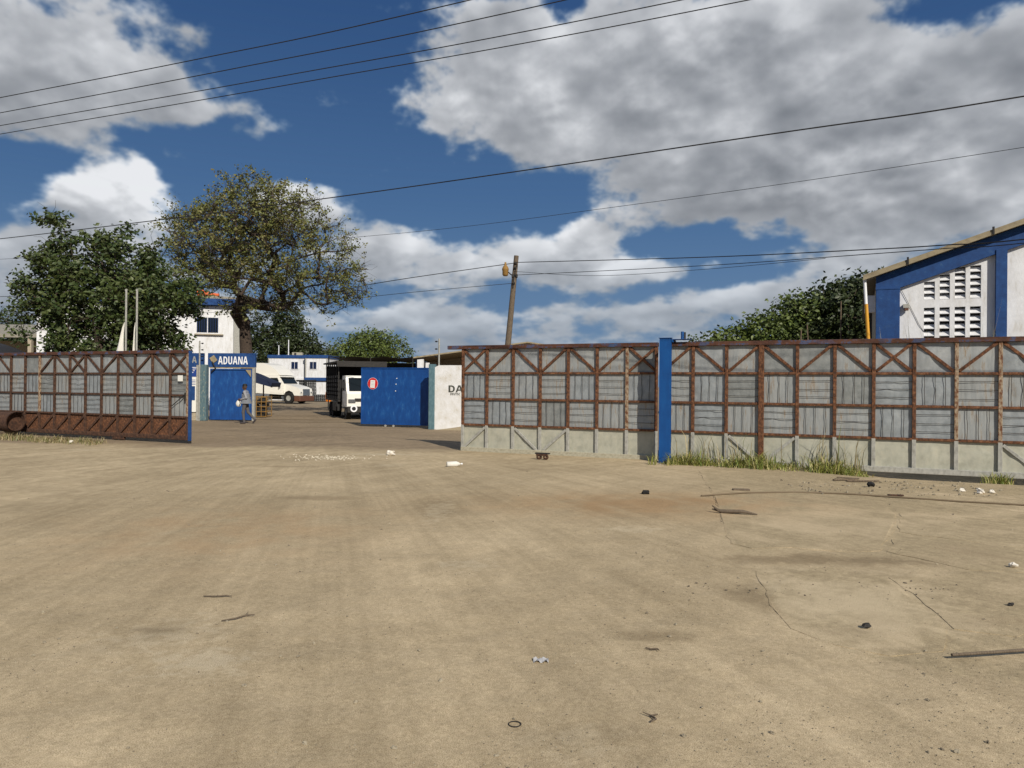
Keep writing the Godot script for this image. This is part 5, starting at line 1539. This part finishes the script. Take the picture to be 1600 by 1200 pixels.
func build_person() -> void:
	# walking to the left past the blue door; local +x is the way the person faces
	var o := thing("person", "walking person in cap, pale vest and grey trousers carrying a white bag", "person", Vector3(-11.62, 0, -32.9), PI)
	var skin := Color(0.09, 0.05, 0.035)
	var shirt := Color(0.24, 0.26, 0.30)
	var sleeve := Color(0.26, 0.27, 0.29)
	var trouser := Color(0.085, 0.082, 0.085)
	var shoe := Color(0.05, 0.04, 0.045)
	var cols := [skin, shirt, sleeve, trouser, shoe]
	var body := []
	var V := func(x, y, z): return Vector3(x, y, z)
	# torso, neck, head
	body.append([V.call(0.0, 0.94, -0.07), V.call(0.0, 0.94, 0.07), 0.115, 0.115, 3.0])
	body.append([V.call(0.0, 1.02, 0.0), V.call(-0.01, 1.14, 0.0), 0.135, 0.13, 1.0])
	body.append([V.call(-0.01, 1.24, -0.06), V.call(-0.01, 1.24, 0.06), 0.125, 0.125, 1.0])
	body.append([V.call(0.0, 1.38, -0.13), V.call(0.0, 1.38, 0.13), 0.075, 0.075, 1.0])
	body.append([V.call(0.01, 1.42, 0), V.call(0.04, 1.52, 0), 0.055, 0.052, 0.0])
	# legs: the near one under the body, the far one trailing
	body.append([V.call(0.0, 0.90, -0.09), V.call(0.07, 0.50, -0.09), 0.095, 0.066, 3.0])
	body.append([V.call(0.07, 0.50, -0.09), V.call(0.03, 0.10, -0.09), 0.064, 0.046, 3.0])
	body.append([V.call(0.0, 0.90, 0.09), V.call(-0.08, 0.50, 0.09), 0.095, 0.066, 3.0])
	body.append([V.call(-0.08, 0.50, 0.09), V.call(-0.36, 0.20, 0.09), 0.062, 0.046, 3.0])
	body.append([V.call(0.0, 0.045, -0.09), V.call(0.17, 0.035, -0.10), 0.044, 0.036, 4.0])
	body.append([V.call(-0.40, 0.16, 0.09), V.call(-0.30, 0.045, 0.10), 0.044, 0.036, 4.0])
	# arms bent, hands held before the belly
	for s in [-1.0, 1.0]:
		body.append([V.call(0.0, 1.38, s * 0.17), V.call(-0.10, 1.13, s * 0.22), 0.058, 0.048, 2.0])
		body.append([V.call(-0.10, 1.13, s * 0.22), V.call(0.16, 1.06, s * 0.17), 0.044, 0.034, 2.0 if s < 0 else 0.0])
	var st := new_st()
	net_mesh(st, body, 0.018, 0.03, cols)
	# head with a face
	var head := []
	head.append([V.call(0.03, 1.60, 0), V.call(0.045, 1.64, 0), 0.088, 0.09, 0.0])
	head.append([V.call(0.07, 1.55, 0), V.call(0.095, 1.53, 0), 0.055, 0.045, 0.0])
	head.append([V.call(0.13, 1.60, 0), V.call(0.148, 1.575, 0), 0.012, 0.018, 0.0])
	head.append([V.call(0.125, 1.53, -0.02), V.call(0.125, 1.53, 0.02), 0.014, 0.014, 0.0])
	head.append([V.call(0.04, 1.50, 0), V.call(0.03, 1.55, 0), 0.052, 0.055, 0.0])
	for s in [-1.0, 1.0]:
		head.append([V.call(0.02, 1.60, s * 0.088), V.call(0.015, 1.57, s * 0.088), 0.018, 0.012, 0.0])
	net_mesh(st, head, 0.008, 0.015, cols)
	for s in [-1.0, 1.0]:
		var h := []
		var w := Vector3(0.16, 1.06, s * 0.17)
		h.append([w, w + Vector3(0.07, -0.01, -s * 0.02), 0.032, 0.036, 0.0])
		for k in 4:
			var b := w + Vector3(0.085, 0.025 - 0.021 * k, -s * 0.02)
			var l := [0.040, 0.046, 0.043, 0.033][k] as float
			h.append([b, b + Vector3(l * 0.8, -0.012, -s * 0.012), 0.010, 0.009, 0.0])
			h.append([b + Vector3(l * 0.8, -0.012, -s * 0.012), b + Vector3(l * 0.9, -0.04, -s * 0.03), 0.009, 0.008, 0.0])
		h.append([w + Vector3(0.03, 0.025, -s * 0.02), w + Vector3(0.075, 0.052, -s * 0.03), 0.012, 0.009, 0.0])
		net_mesh(st, h, 0.005, 0.006, cols)
	put("body", done(st), M.vertex, o)
	# cap
	st = new_st()
	lathe(st, [[0.102, 0.0], [0.104, 0.03], [0.092, 0.075], [0.06, 0.105], [0.0, 0.115]], Transform3D(Basis(Vector3(0, 0, 1), -0.08), Vector3(0.035, 1.635, 0)), 20)
	prism(st, PackedVector2Array([Vector2(0.08, -0.075), Vector2(0.16, -0.06), Vector2(0.195, 0.0), Vector2(0.16, 0.06), Vector2(0.08, 0.075)]), -0.006, 0.006, Transform3D(Basis(Vector3(1, 0, 0), PI * 0.5), Vector3(0.035, 1.645, 0)))
	put("cap", done(st), M.black, o)
	# open vest flaring at the hip, and a blue lanyard front
	st = new_st()
	var ring := []
	sg = 1
	for j in 5:
		var row := []
		for i in 15:
			var a := lerpf(0.5, TAU - 0.5, i / 14.0)
			var t := j / 4.0
			var rr := lerpf(0.155, 0.225, t * t) + 0.014 * sin(i * 2.3 + j)
			row.append(Vector3(cos(a) * rr - 0.01 - 0.05 * t * (1.0 if cos(a) < 0.0 else 0.0), 1.30 - 0.42 * t, sin(a) * rr * 1.12))
		ring.append(row)
	for j in 4:
		for i in 14:
			var c: Vector3 = ring[j][i] + ring[j + 1][i + 1]
			quad(st, ring[j][i], ring[j][i + 1], ring[j + 1][i + 1], ring[j + 1][i], Vector3(c.x, 0, c.z))
	sg = -1
	var vest := StandardMaterial3D.new()
	vest.albedo_color = Color8(112, 116, 122)
	vest.roughness = 0.95
	vest.cull_mode = BaseMaterial3D.CULL_DISABLED
	put("vest", done(st), vest, o)
	put("shirt_front", box_mesh(Vector3(0.05, 0.26, 0.16), 0.02), M.tarp_blue, o, Transform3D(Basis(Vector3(0, 0, 1), 0.1), Vector3(0.125, 1.24, 0)))
	var bag := thing("carrier_bag", "white carrier bag hanging from the walking person's hands", "bag", Vector3(-11.62, 0, -32.9), PI)
	st = new_st()
	lathe(st, [[0.0, 0.0], [0.07, 0.01], [0.115, 0.08], [0.12, 0.16], [0.085, 0.24], [0.03, 0.30], [0.018, 0.34]], Transform3D(Basis.from_scale(Vector3(1.0, 1, 0.62)), Vector3(0.27, 0.74, -0.10)), 14)
	put("sack", done(st), M.cloth_white, bag)
	put("strap", tube_mesh([Vector3(0.24, 1.02, -0.14), Vector3(0.16, 0.92, -0.20), Vector3(0.22, 0.78, -0.17)], 0.014, 6), M.black, bag)

# ---------------------------------------------------------------- weeds and things lying about
func blades(list: Array, sd: int, cols: Array) -> ArrayMesh:   # list: [x, z, height, lean, count]
	var r := RandomNumberGenerator.new()
	r.seed = sd
	var v := PackedVector3Array()
	var n := PackedVector3Array()
	var c := PackedColorArray()
	for q in list:
		for k in int(q[4]):
			var base := Vector3(q[0] + r.randfn() * q[5], 0, q[1] + r.randfn() * q[5])
			base.y = ground_y(base.x, base.z) - 0.01
			var a := r.randf() * TAU
			var d := Vector3(cos(a), 0, sin(a))
			var h: float = q[2] * r.randf_range(0.45, 1.15)
			var w := r.randf_range(0.005, 0.011)
			var sd2 := d.cross(Vector3.UP) * w
			var m: Vector3 = base + Vector3.UP * h * 0.6 + d * h * q[3] * 0.35
			var t: Vector3 = base + Vector3.UP * h * r.randf_range(0.8, 1.0) + d * h * q[3] * r.randf_range(0.8, 1.3)
			var col: Color = cols[r.randi_range(0, cols.size() - 1)]
			for tr in [[base - sd2, base + sd2, m + sd2 * 0.8], [base - sd2, m + sd2 * 0.8, m - sd2 * 0.8], [m - sd2 * 0.8, m + sd2 * 0.8, t]]:
				var nn: Vector3 = (tr[0] - tr[2]).cross(tr[0] - tr[1]).normalized()
				for p in tr:
					v.append(p)
					n.append(nn)
					c.append(col)
	return cards_mesh(v, n, c)

func stuff(called: String, label: String, category: String, mesh: Mesh, m: Material) -> void:
	var o := put(called, mesh, m)
	tag(o, label, category, "", "stuff")

func stone_mesh(sd: int, r := 1.0) -> ArrayMesh:
	var n := FastNoiseLite.new()
	n.seed = sd
	n.frequency = 0.9
	var st := new_st()
	var g := []
	for j in 6:
		var row := []
		for i in 8:
			var a := TAU * i / 8.0
			var b := PI * (j / 5.0 - 0.5)
			var d := Vector3(cos(a) * cos(b), sin(b), sin(a) * cos(b))
			row.append(d * r * Vector3(1.0, 0.62, 0.8) * (1.0 + 0.9 * n.get_noise_3dv(d * 1.3 + Vector3.ONE * sd)))
		g.append(row)
	for j in 5:
		for i in 8:
			var i2 := (i + 1) % 8
			var c: Vector3 = g[j][i] + g[j + 1][i2]
			if j > 0:
				tri(st, g[j][i], g[j][i2], g[j + 1][i2], c)
			if j < 4:
				tri(st, g[j][i], g[j + 1][i2], g[j + 1][i], c)
	return done(st)

func lying(called: String, label: String, category: String, mesh: Mesh, m: Material, x: float, z: float, y := 0.0, turn := 0.0, group := "") -> Node3D:
	var o := put(called, mesh, m, null, Transform3D(Basis(Vector3.UP, turn), Vector3(x, ground_y(x, z) + micro_at(x, z) + y, z)))
	tag(o, label, category, group)
	return o

func micro_at(x: float, z: float) -> float:
	return micro(x, z) if x > NX0 and x < NX1 and z > NZ0 and z < NZ1 else 0.0

func build_slabs() -> void:
	# the exposed concrete apron: a few broken panels standing a finger's width proud of the soil
	var o := Node3D.new()
	o.name = "concrete_apron"
	add_child(o)
	o.set_meta("kind", "structure")
	var polys := [
		[[3.96, -15.9], [3.62, -14.1], [3.30, -12.3], [2.95, -10.7], [2.62, -9.2], [2.47, -8.45], [2.62, -8.2], [3.1, -8.28], [3.62, -8.1], [3.98, -8.14], [4.70, -9.25], [5.4, -10.6], [5.9, -12.2], [6.3, -14.0], [6.2, -15.2], [5.0, -15.7]],
		[[4.05, -8.12], [4.72, -9.18], [5.12, -8.80], [5.5, -8.5], [6.6, -7.9], [7.0, -7.2], [6.2, -7.05], [5.2, -7.15], [4.45, -7.32]],
		[[4.78, -9.28], [5.48, -10.64], [6.4, -10.3], [8.2, -9.4], [8.6, -8.4], [7.6, -7.9], [6.68, -7.86], [5.55, -8.46], [5.16, -8.80]],
		[[2.34, -7.18], [2.24, -6.68], [2.14, -6.25], [2.08, -5.9], [2.05, -5.5], [2.22, -5.15], [2.5, -4.95], [2.9, -5.05], [3.18, -5.5], [3.36, -6.3], [3.44, -6.95], [3.0, -7.12], [2.66, -7.08]],
		[[3.50, -6.98], [3.42, -6.3], [3.25, -5.52], [3.6, -5.35], [4.4, -5.7], [5.2, -6.2], [5.4, -6.85], [4.6, -7.1]],
	]
	for k in polys.size():
		var pg := PackedVector2Array()
		var r := RandomNumberGenerator.new()
		r.seed = 90 + k
		var src: Array = polys[k]
		for i in src.size():
			var a := Vector2(src[i][0], src[i][1])
			var b := Vector2(src[(i + 1) % src.size()][0], src[(i + 1) % src.size()][1])
			var m := maxi(2, int(a.distance_to(b) / 0.14))
			for j in m:
				pg.append(a.lerp(b, float(j) / m) + (Vector2(r.randfn(), r.randfn()) * 0.012 if j > 0 else Vector2.ZERO))
		var idx := Geometry2D.triangulate_polygon(pg)
		var st := new_st()
		st.set_smooth_group(-1)
		var top := 0.0035
		var uv := func(p: Vector2) -> Vector2: return Vector2((p.x - NX0) / (NX1 - NX0), (p.y - NZ0) / (NZ1 - NZ0))
		for i in range(0, idx.size(), 3):
			var t := [pg[idx[i]], pg[idx[i + 1]], pg[idx[i + 2]]]
			var A := Vector3(t[0].x, 0, t[0].y)
			var B := Vector3(t[1].x, 0, t[1].y)
			var C := Vector3(t[2].x, 0, t[2].y)
			if (A - C).cross(A - B).y < 0.0:
				t.reverse()
			for p in t:
				st.set_uv(uv.call(p))
				st.set_uv2(Vector2(p.x * 0.83 + 0.21 * p.y, p.y * 0.83 - 0.21 * p.x))
				st.add_vertex(Vector3(p.x, ground_y(p.x, p.y) + top, p.y))
		for i in pg.size():
			var a := pg[i]
			var b := pg[(i + 1) % pg.size()]
			var ya := ground_y(a.x, a.y)
			var yb := ground_y(b.x, b.y)
			var side := [[a, ya + top], [b, yb + top], [b, yb - 0.02], [a, ya + top], [b, yb - 0.02], [a, ya - 0.02]]
			var e := b - a
			var mid := (a + b) * 0.5 + Vector2(e.y, -e.x).normalized() * 0.004
			if Geometry2D.is_point_in_polygon(mid, pg):
				side.reverse()
			for p in side:
				st.set_uv(uv.call(p[0]))
				st.set_uv2(Vector2(p[0].x * 0.83 + 0.21 * p[0].y, p[0].y * 0.83 - 0.21 * p[0].x))
				st.add_vertex(Vector3(p[0].x, p[1], p[0].y))
		put("slab", done(st), M.ground_near, o)

func build_litter() -> void:
	var green := [Color(0.22, 0.25, 0.045), Color(0.30, 0.30, 0.08), Color(0.12, 0.16, 0.03), Color(0.40, 0.35, 0.15)]
	var dry := [Color(0.30, 0.24, 0.12), Color(0.22, 0.18, 0.09), Color(0.36, 0.30, 0.16), Color(0.14, 0.15, 0.05)]
	var list := []
	var r := RandomNumberGenerator.new()
	r.seed = 12
	var start := Vector3(-1.34, 0, -20.3)
	var nrm := Vector3(-0.418, 0, 0.909)
	for k in 190:
		var s := 5.7 + 4.1 * r.randf()
		var p := start + T_DIR * s + nrm * r.randf_range(0.1, 0.85)
		var thick := 0.22 + gn.get_noise_1d(s * 9.0) * 0.8
		for q in [[6.3, 0.25], [7.75, 0.4], [9.1, 0.35], [9.6, 0.2]]:
			thick += 0.9 * exp(-pow((s - q[0]) / q[1], 2.0))
		if thick > 0.15:
			list.append([p.x, p.z, (0.09 + 0.34 * r.randf() * r.randf()) * (0.5 + thick * 0.7), 1.0, 22, 0.11])
	for k in 12:
		var p := start + T_DIR * r.randf_range(12.0, 12.6) + nrm * r.randf_range(0.1, 0.5)
		list.append([p.x, p.z, 0.3, 0.6, 18, 0.06])
	for q in [[3.2, -17.0], [3.55, -16.9]]:
		list.append([q[0], q[1], 0.3, 0.5, 26, 0.08])
	stuff("fence_weeds", "green and straw coloured weeds along the foot of the long fence", "weeds", blades(list, 3, green), M.leaf)
	list = []
	for k in 34:
		var s := 5.8 + 4.2 * r.randf()
		var p := start + T_DIR * s + nrm * r.randf_range(0.1, 0.6)
		list.append([p.x, p.z, r.randf_range(0.6, 1.15), 0.35, 3, 0.05])
	stuff("seed_stalks", "thin tall seed stalks rising above the weeds before the long fence", "stalks", blades(list, 4, dry), M.leaf)
	list = []
	for k in 110:
		list.append([r.randf_range(-16.6, -11.6), 0.0, r.randf_range(0.06, 0.22), 0.7, 16, 0.10])
		list[-1][1] = -24.05 + (list[-1][0] + 16.6) * 0.42 + r.randf_range(-0.1, 1.1)
	stuff("dry_grass", "dry yellowish grass in front of the brown gate", "grass", blades(list, 5, dry), M.leaf)
	list = []
	for k in 60:
		var p := Vector3(10.6, 0, -22.0) + T_DIR * r.randf_range(0.3, 5.0) + nrm * r.randf_range(0.3, 1.6)
		list.append([p.x, p.z, r.randf_range(3.0, 4.0), 0.12, 4, 0.10])
	stuff("tall_dry_stalks", "tall dry weed stalks against the warehouse wall above the fence", "stalks", blades(list, 6, dry), M.leaf)
	# gravel
	var mm := MultiMesh.new()
	mm.transform_format = MultiMesh.TRANSFORM_3D
	mm.use_colors = true
	mm.mesh = stone_mesh(7)
	var spots := []
	for k in 15000:
		var z := -2.8 - 14.0 * pow(r.randf(), 2.0)
		var x := r.randf_range(-0.75, 0.75) * -z
		if gn.get_noise_2d(x * 6.0, z * 6.0) < r.randf_range(-0.5, 0.45):
			continue
		spots.append([x, z, r.randf_range(0.002, 0.0055) * (2.8 if r.randf() < 0.035 else 1.0), 0])
	for k in 160:
		spots.append([-4.3 + r.randfn() * 0.55 - 0.02, -18.0 + r.randfn() * 0.4, r.randf_range(0.006, 0.020), 1])
	for k in 160:
		spots.append([2.9 + r.randfn() * 0.5, -6.55 + r.randfn() * 0.14, r.randf_range(0.005, 0.012), 2])
	for k in 170:
		spots.append([5.0 + 3.6 * r.randf(), -14.3 + r.randf() * 1.9, r.randf_range(0.008, 0.028), 0])
	mm.instance_count = spots.size()
	for i in spots.size():
		var s: Array = spots[i]
		var b := Basis(Vector3(r.randfn(), r.randfn(), r.randfn()).normalized(), r.randf() * TAU).scaled(Vector3.ONE * s[2])
		mm.set_instance_transform(i, Transform3D(b, Vector3(s[0], ground_y(s[0], s[1]) + micro_at(s[0], s[1]) + s[2] * 0.35, s[1])))
		var t := r.randf()
		mm.set_instance_color(i, Color(0.36, 0.315, 0.23).lerp(Color(0.15, 0.125, 0.09), t) if s[3] == 0 else (Color(0.62, 0.57, 0.46) if s[3] == 1 else Color(0.10, 0.085, 0.065)))
	var gm := StandardMaterial3D.new()
	gm.vertex_color_use_as_albedo = true
	gm.roughness = 0.95
	var mi := MultiMeshInstance3D.new()
	mi.multimesh = mm
	mi.material_override = gm
	mi.name = "gravel"
	add_child(mi)
	tag(mi, "loose gravel scattered over the dusty forecourt", "gravel", "", "stuff")
	# single things lying on the ground
	lying("white_stone", "pale rock lying alone near the gateway track", "stone", stone_mesh(8, 0.11), M.stone_white, -3.0, -18.75, 0.05)
	var bt := thing("plastic_bottle", "white flattened plastic bottle lying on bare ground", "bottle", Vector3(-1.23, 0.0, -16.2), 0.35)
	var st := new_st()
	lathe(st, [[0.0, -0.16], [0.055, -0.155], [0.06, 0.05], [0.035, 0.11], [0.015, 0.13], [0.015, 0.16], [0.0, 0.16]], Transform3D(Basis(Vector3(0, 0, 1), -PI * 0.5), Vector3(0, 0.06, 0)), 14)
	put("bottle_body", done(st), M.cloth_white, bt)
	put("bottle_cap", wheel_mesh(0.019, 0.03, 0.0, 12), M.letter_white, bt, Transform3D(Basis(Vector3(0, 1, 0), PI * 0.5), Vector3(0.172, 0.06, 0)))
	lying("tyre_scrap", "black lump of tyre rubber on the reddish soil", "rubber", stone_mesh(15, 0.06), M.rubber, 2.2, -12.3, 0.03)
	st = new_st()
	tube(st, [Vector3(-0.30, 0.05, -0.05), Vector3(-0.16, 0.03, 0.0), Vector3(0.1, 0.05, 0.05), Vector3(0.30, 0.02, 0.04)], [0.010, 0.030, 0.026, 0.008], 7)
	tube(st, [Vector3(-0.30, 0.10, -0.05), Vector3(-0.22, 0.05, 0.0)], [0.008, 0.02], 5)
	lying("bark_strip", "curled dark strip of bark lying where the apron meets reddish soil", "bark", done(st), M.wood, 3.1, -10.45, 0.0, -0.25)
	var hose := []
	for q in [[3.05, -12.1], [3.9, -12.45], [4.74, -12.62], [5.5, -12.45], [6.2, -12.14], [7.0, -11.72], [7.75, -11.38], [9.0, -11.0]]:
		hose.append(Vector3(q[0], ground_y(q[0], q[1]) + 0.018, q[1]))
	tag(put("hose", tube_mesh(hose, 0.013, 8), flat(110, 96, 76, 0.8)), "long thin dusty hose lying along the ground before the weeds", "hose")
	tag(put("steel_pipe", tube_mesh([Vector3(2.86, 0.035, -4.88), Vector3(3.4, 0.036, -4.98), Vector3(4.6, 0.04, -5.2)], 0.010, 10), M.wood), "straight thin dusty pipe lying on the concrete apron", "pipe")
	st = new_st()
	var rp := []
	for k in 25:
		rp.append(Vector3(cos(TAU * k / 24.0) * 0.032, 0.004, sin(TAU * k / 24.0) * 0.032))
	tube(st, rp, rp.map(func(_p): return 0.0028), 6, false)
	lying("wire_ring", "small dark wire ring lying flat on the dust", "ring", done(st), M.dark_metal, 0.03, -3.91, 0.002)
	st = new_st()
	sg = 1
	for i in 6:
		for j in 4:
			var p: Array[Vector3] = []
			for c in [[i, j], [i + 1, j], [i + 1, j + 1], [i, j + 1]]:
				p.append(Vector3((c[0] - 3) * 0.016, 0.010 + 0.012 * sin(c[0] * 1.9 + c[1] * 1.3) , (c[1] - 2) * 0.016 + 0.006 * sin(c[0] * 2.0)))
			quad(st, p[0], p[1], p[2], p[3], Vector3.UP)
	sg = -1
	lying("crumpled_paper", "crumpled grey scrap of paper on open dusty ground", "paper", done(st), flat(176, 176, 178, 0.9), 0.2, -4.82)
	for q in [["twig", "thin bent stick lying level with a second shorter stick", -2.38, -6.15, 0.0, 0.24], ["twig", "short forked stick pointing towards the pale chalk patch", -2.02, -5.6, 0.7, 0.24], ["twig", "little twig lying between the crumpled paper and the concrete apron", 0.95, -5.0, -0.5, 0.10], ["twig", "tiny forked stick lying alone beyond the wire ring", 0.75, -3.95, 1.2, 0.09]]:
		var l: float = q[5]
		st = new_st()
		tube(st, [Vector3(-l * 0.5, 0.010, 0), Vector3(-l * 0.1, 0.014, 0.02), Vector3(l * 0.25, 0.012, -0.012), Vector3(l * 0.5, 0.016, 0.02)], [0.004, 0.006, 0.006, 0.003], 6)
		if q[4] > 0.5:
			tube(st, [Vector3(l * 0.25, 0.012, -0.01), Vector3(l * 0.42, 0.018, -0.06)], [0.005, 0.002], 5)
		lying(q[0], q[1], "stick", done(st), M.wood, q[2], q[3], 0.0, q[4])
	lying("board_offcut", "short dark board offcut lying just behind the hose", "board", box_mesh(Vector3(0.28, 0.03, 0.10), 0.006), M.wood, 3.92, -12.85, 0.016, -0.1)
	for q in [[6.35, -14.35, 0.5, 0.25], [6.62, -14.2, 0.62, 0.05], [6.5, -14.55, 0.4, -0.5]]:
		lying("broken_lath", "weathered broken lath in the small heap by the weeds' end", "board", box_mesh(Vector3(q[2], 0.022, 0.06), 0.004), M.bark_pale, q[0], q[1], 0.025, q[3], "broken laths by the weeds")
	lying("dark_stone", "black stone lying in front of the broken laths", "stone", stone_mesh(19, 0.065), M.rubber, 6.42, -13.45, 0.05)
	lying("dark_stone", "small dark stone alone on the pale concrete panel", "stone", stone_mesh(22, 0.03), M.dark_metal, 2.60, -5.5, 0.025)
	lying("white_stone", "chalky white lump by the cracks of the concrete apron", "stone", stone_mesh(25, 0.04), M.stone_white, 4.95, -7.42, 0.03)
	for q in [[7.75, -12.95, 0.055], [7.95, -12.75, 0.07], [8.2, -12.85, 0.05], [8.1, -13.05, 0.045]]:
		lying("plaster_chunk", "white broken plaster chunk in the scatter near the fence's dark gap", "rubble", stone_mesh(30 + int(q[2] * 100), q[2]), M.stone_white, q[0], q[1], q[2] * 0.4, q[2] * 20.0, "plaster chunks near the fence")
	lying("metal_strip", "flat rusty strip lying beside the hose's far end", "strip", box_mesh(Vector3(0.24, 0.02, 0.06), 0.004), M.rust_dark, 6.3, -12.35, 0.02, -0.2)
	lying("dark_stone", "tiny dark stone on the apron between the white lump and the dusty pipe", "stone", stone_mesh(33, 0.025), M.dark_metal, 4.05, -6.1, 0.02)
	lying("white_stone", "small pale stone in the dry grass before the brown gate", "stone", stone_mesh(36, 0.07), M.stone_white, -12.6, -21.55, 0.04)

func build_all() -> void:
	build_fences()
	build_gateway()
	build_warehouse()
	build_backdrop()
	build_vehicles()
	build_trees()
	build_lines()
	build_person()
	build_slabs()
	build_litter()

func make_ground() -> void:
	gn.seed = 4
	gn.frequency = 0.1
	gn.fractal_octaves = 4
	gn2.seed = 9
	gn2.frequency = 0.1
	gn2.fractal_octaves = 3
	gn3.seed = 14
	gn3.frequency = 0.1
	gn3.fractal_octaves = 2
	M.ground_near = ground_material(ground_map(NX0, NX1, NZ0, NZ1, 1120, 980))
	var mid := ground_material(ground_map(FX0, FX1, FZ0, FZ1, 624, 768))
	var far := mk(ramp_tex([[0.0, 112, 100, 80], [0.5, 134, 120, 98], [1.0, 156, 142, 116]], 0.02, 40), Vector3(0.15, 0.15, 0.15), 0.97)
	var m := ArrayMesh.new()
	sheet(m, M.ground_near, NX0, NX1, NZ0, NZ1, 0.05, true)
	sheet(m, mid, FX0, NX0, FZ0, FZ1, 0.5, false)
	sheet(m, mid, NX1, FX1, FZ0, FZ1, 0.25, false)
	sheet(m, mid, NX0, NX1, FZ0, NZ0, 0.25, false)
	sheet(m, mid, NX0, NX1, NZ1, FZ1, 0.5, false)
	sheet(m, far, -900, FX0, -900, 300, 100, false)
	sheet(m, far, FX1, 900, -900, 300, 100, false)
	sheet(m, far, FX0, FX1, -900, FZ0, 52, false)
	sheet(m, far, FX0, FX1, FZ1, 300, 52, false)
	var g := MeshInstance3D.new()
	g.mesh = m
	g.name = "ground"
	add_child(g)
	g.set_meta("kind", "structure")

func _ready() -> void:
	rng.seed = 2024
	var cam := Camera3D.new()
	cam.name = "camera"
	add_child(cam)
	cam.position = Vector3(0, 1.75, 0)
	cam.rotation_order = EULER_ORDER_YXZ
	cam.rotation = Vector3(deg_to_rad(0.146), 0, deg_to_rad(0.5))
	cam.fov = 54.0
	cam.far = 2000.0
	cam.current = true
	var we := WorldEnvironment.new()
	we.name = "environment"
	var env := Environment.new()
	env.background_mode = Environment.BG_SKY
	env.sky = make_sky()
	env.background_energy_multiplier = 1.0
	env.tonemap_mode = Environment.TONE_MAPPER_LINEAR
	env.tonemap_exposure = 1.0
	env.sdfgi_enabled = true
	env.ssao_enabled = true
	env.ssil_enabled = true
	we.environment = env
	add_child(we)
	var sun := DirectionalLight3D.new()
	sun.name = "sun"
	add_child(sun)
	sun.look_at_from_position(Vector3.ZERO, Vector3(-0.33, -0.55, -0.768), Vector3.UP)
	sun.light_color = Color(1.0, 0.965, 0.905)
	sun.light_energy = 1.45
	sun.light_angular_distance = 0.5
	sun.shadow_enabled = true
	make_materials()
	make_ground()
	build_all()
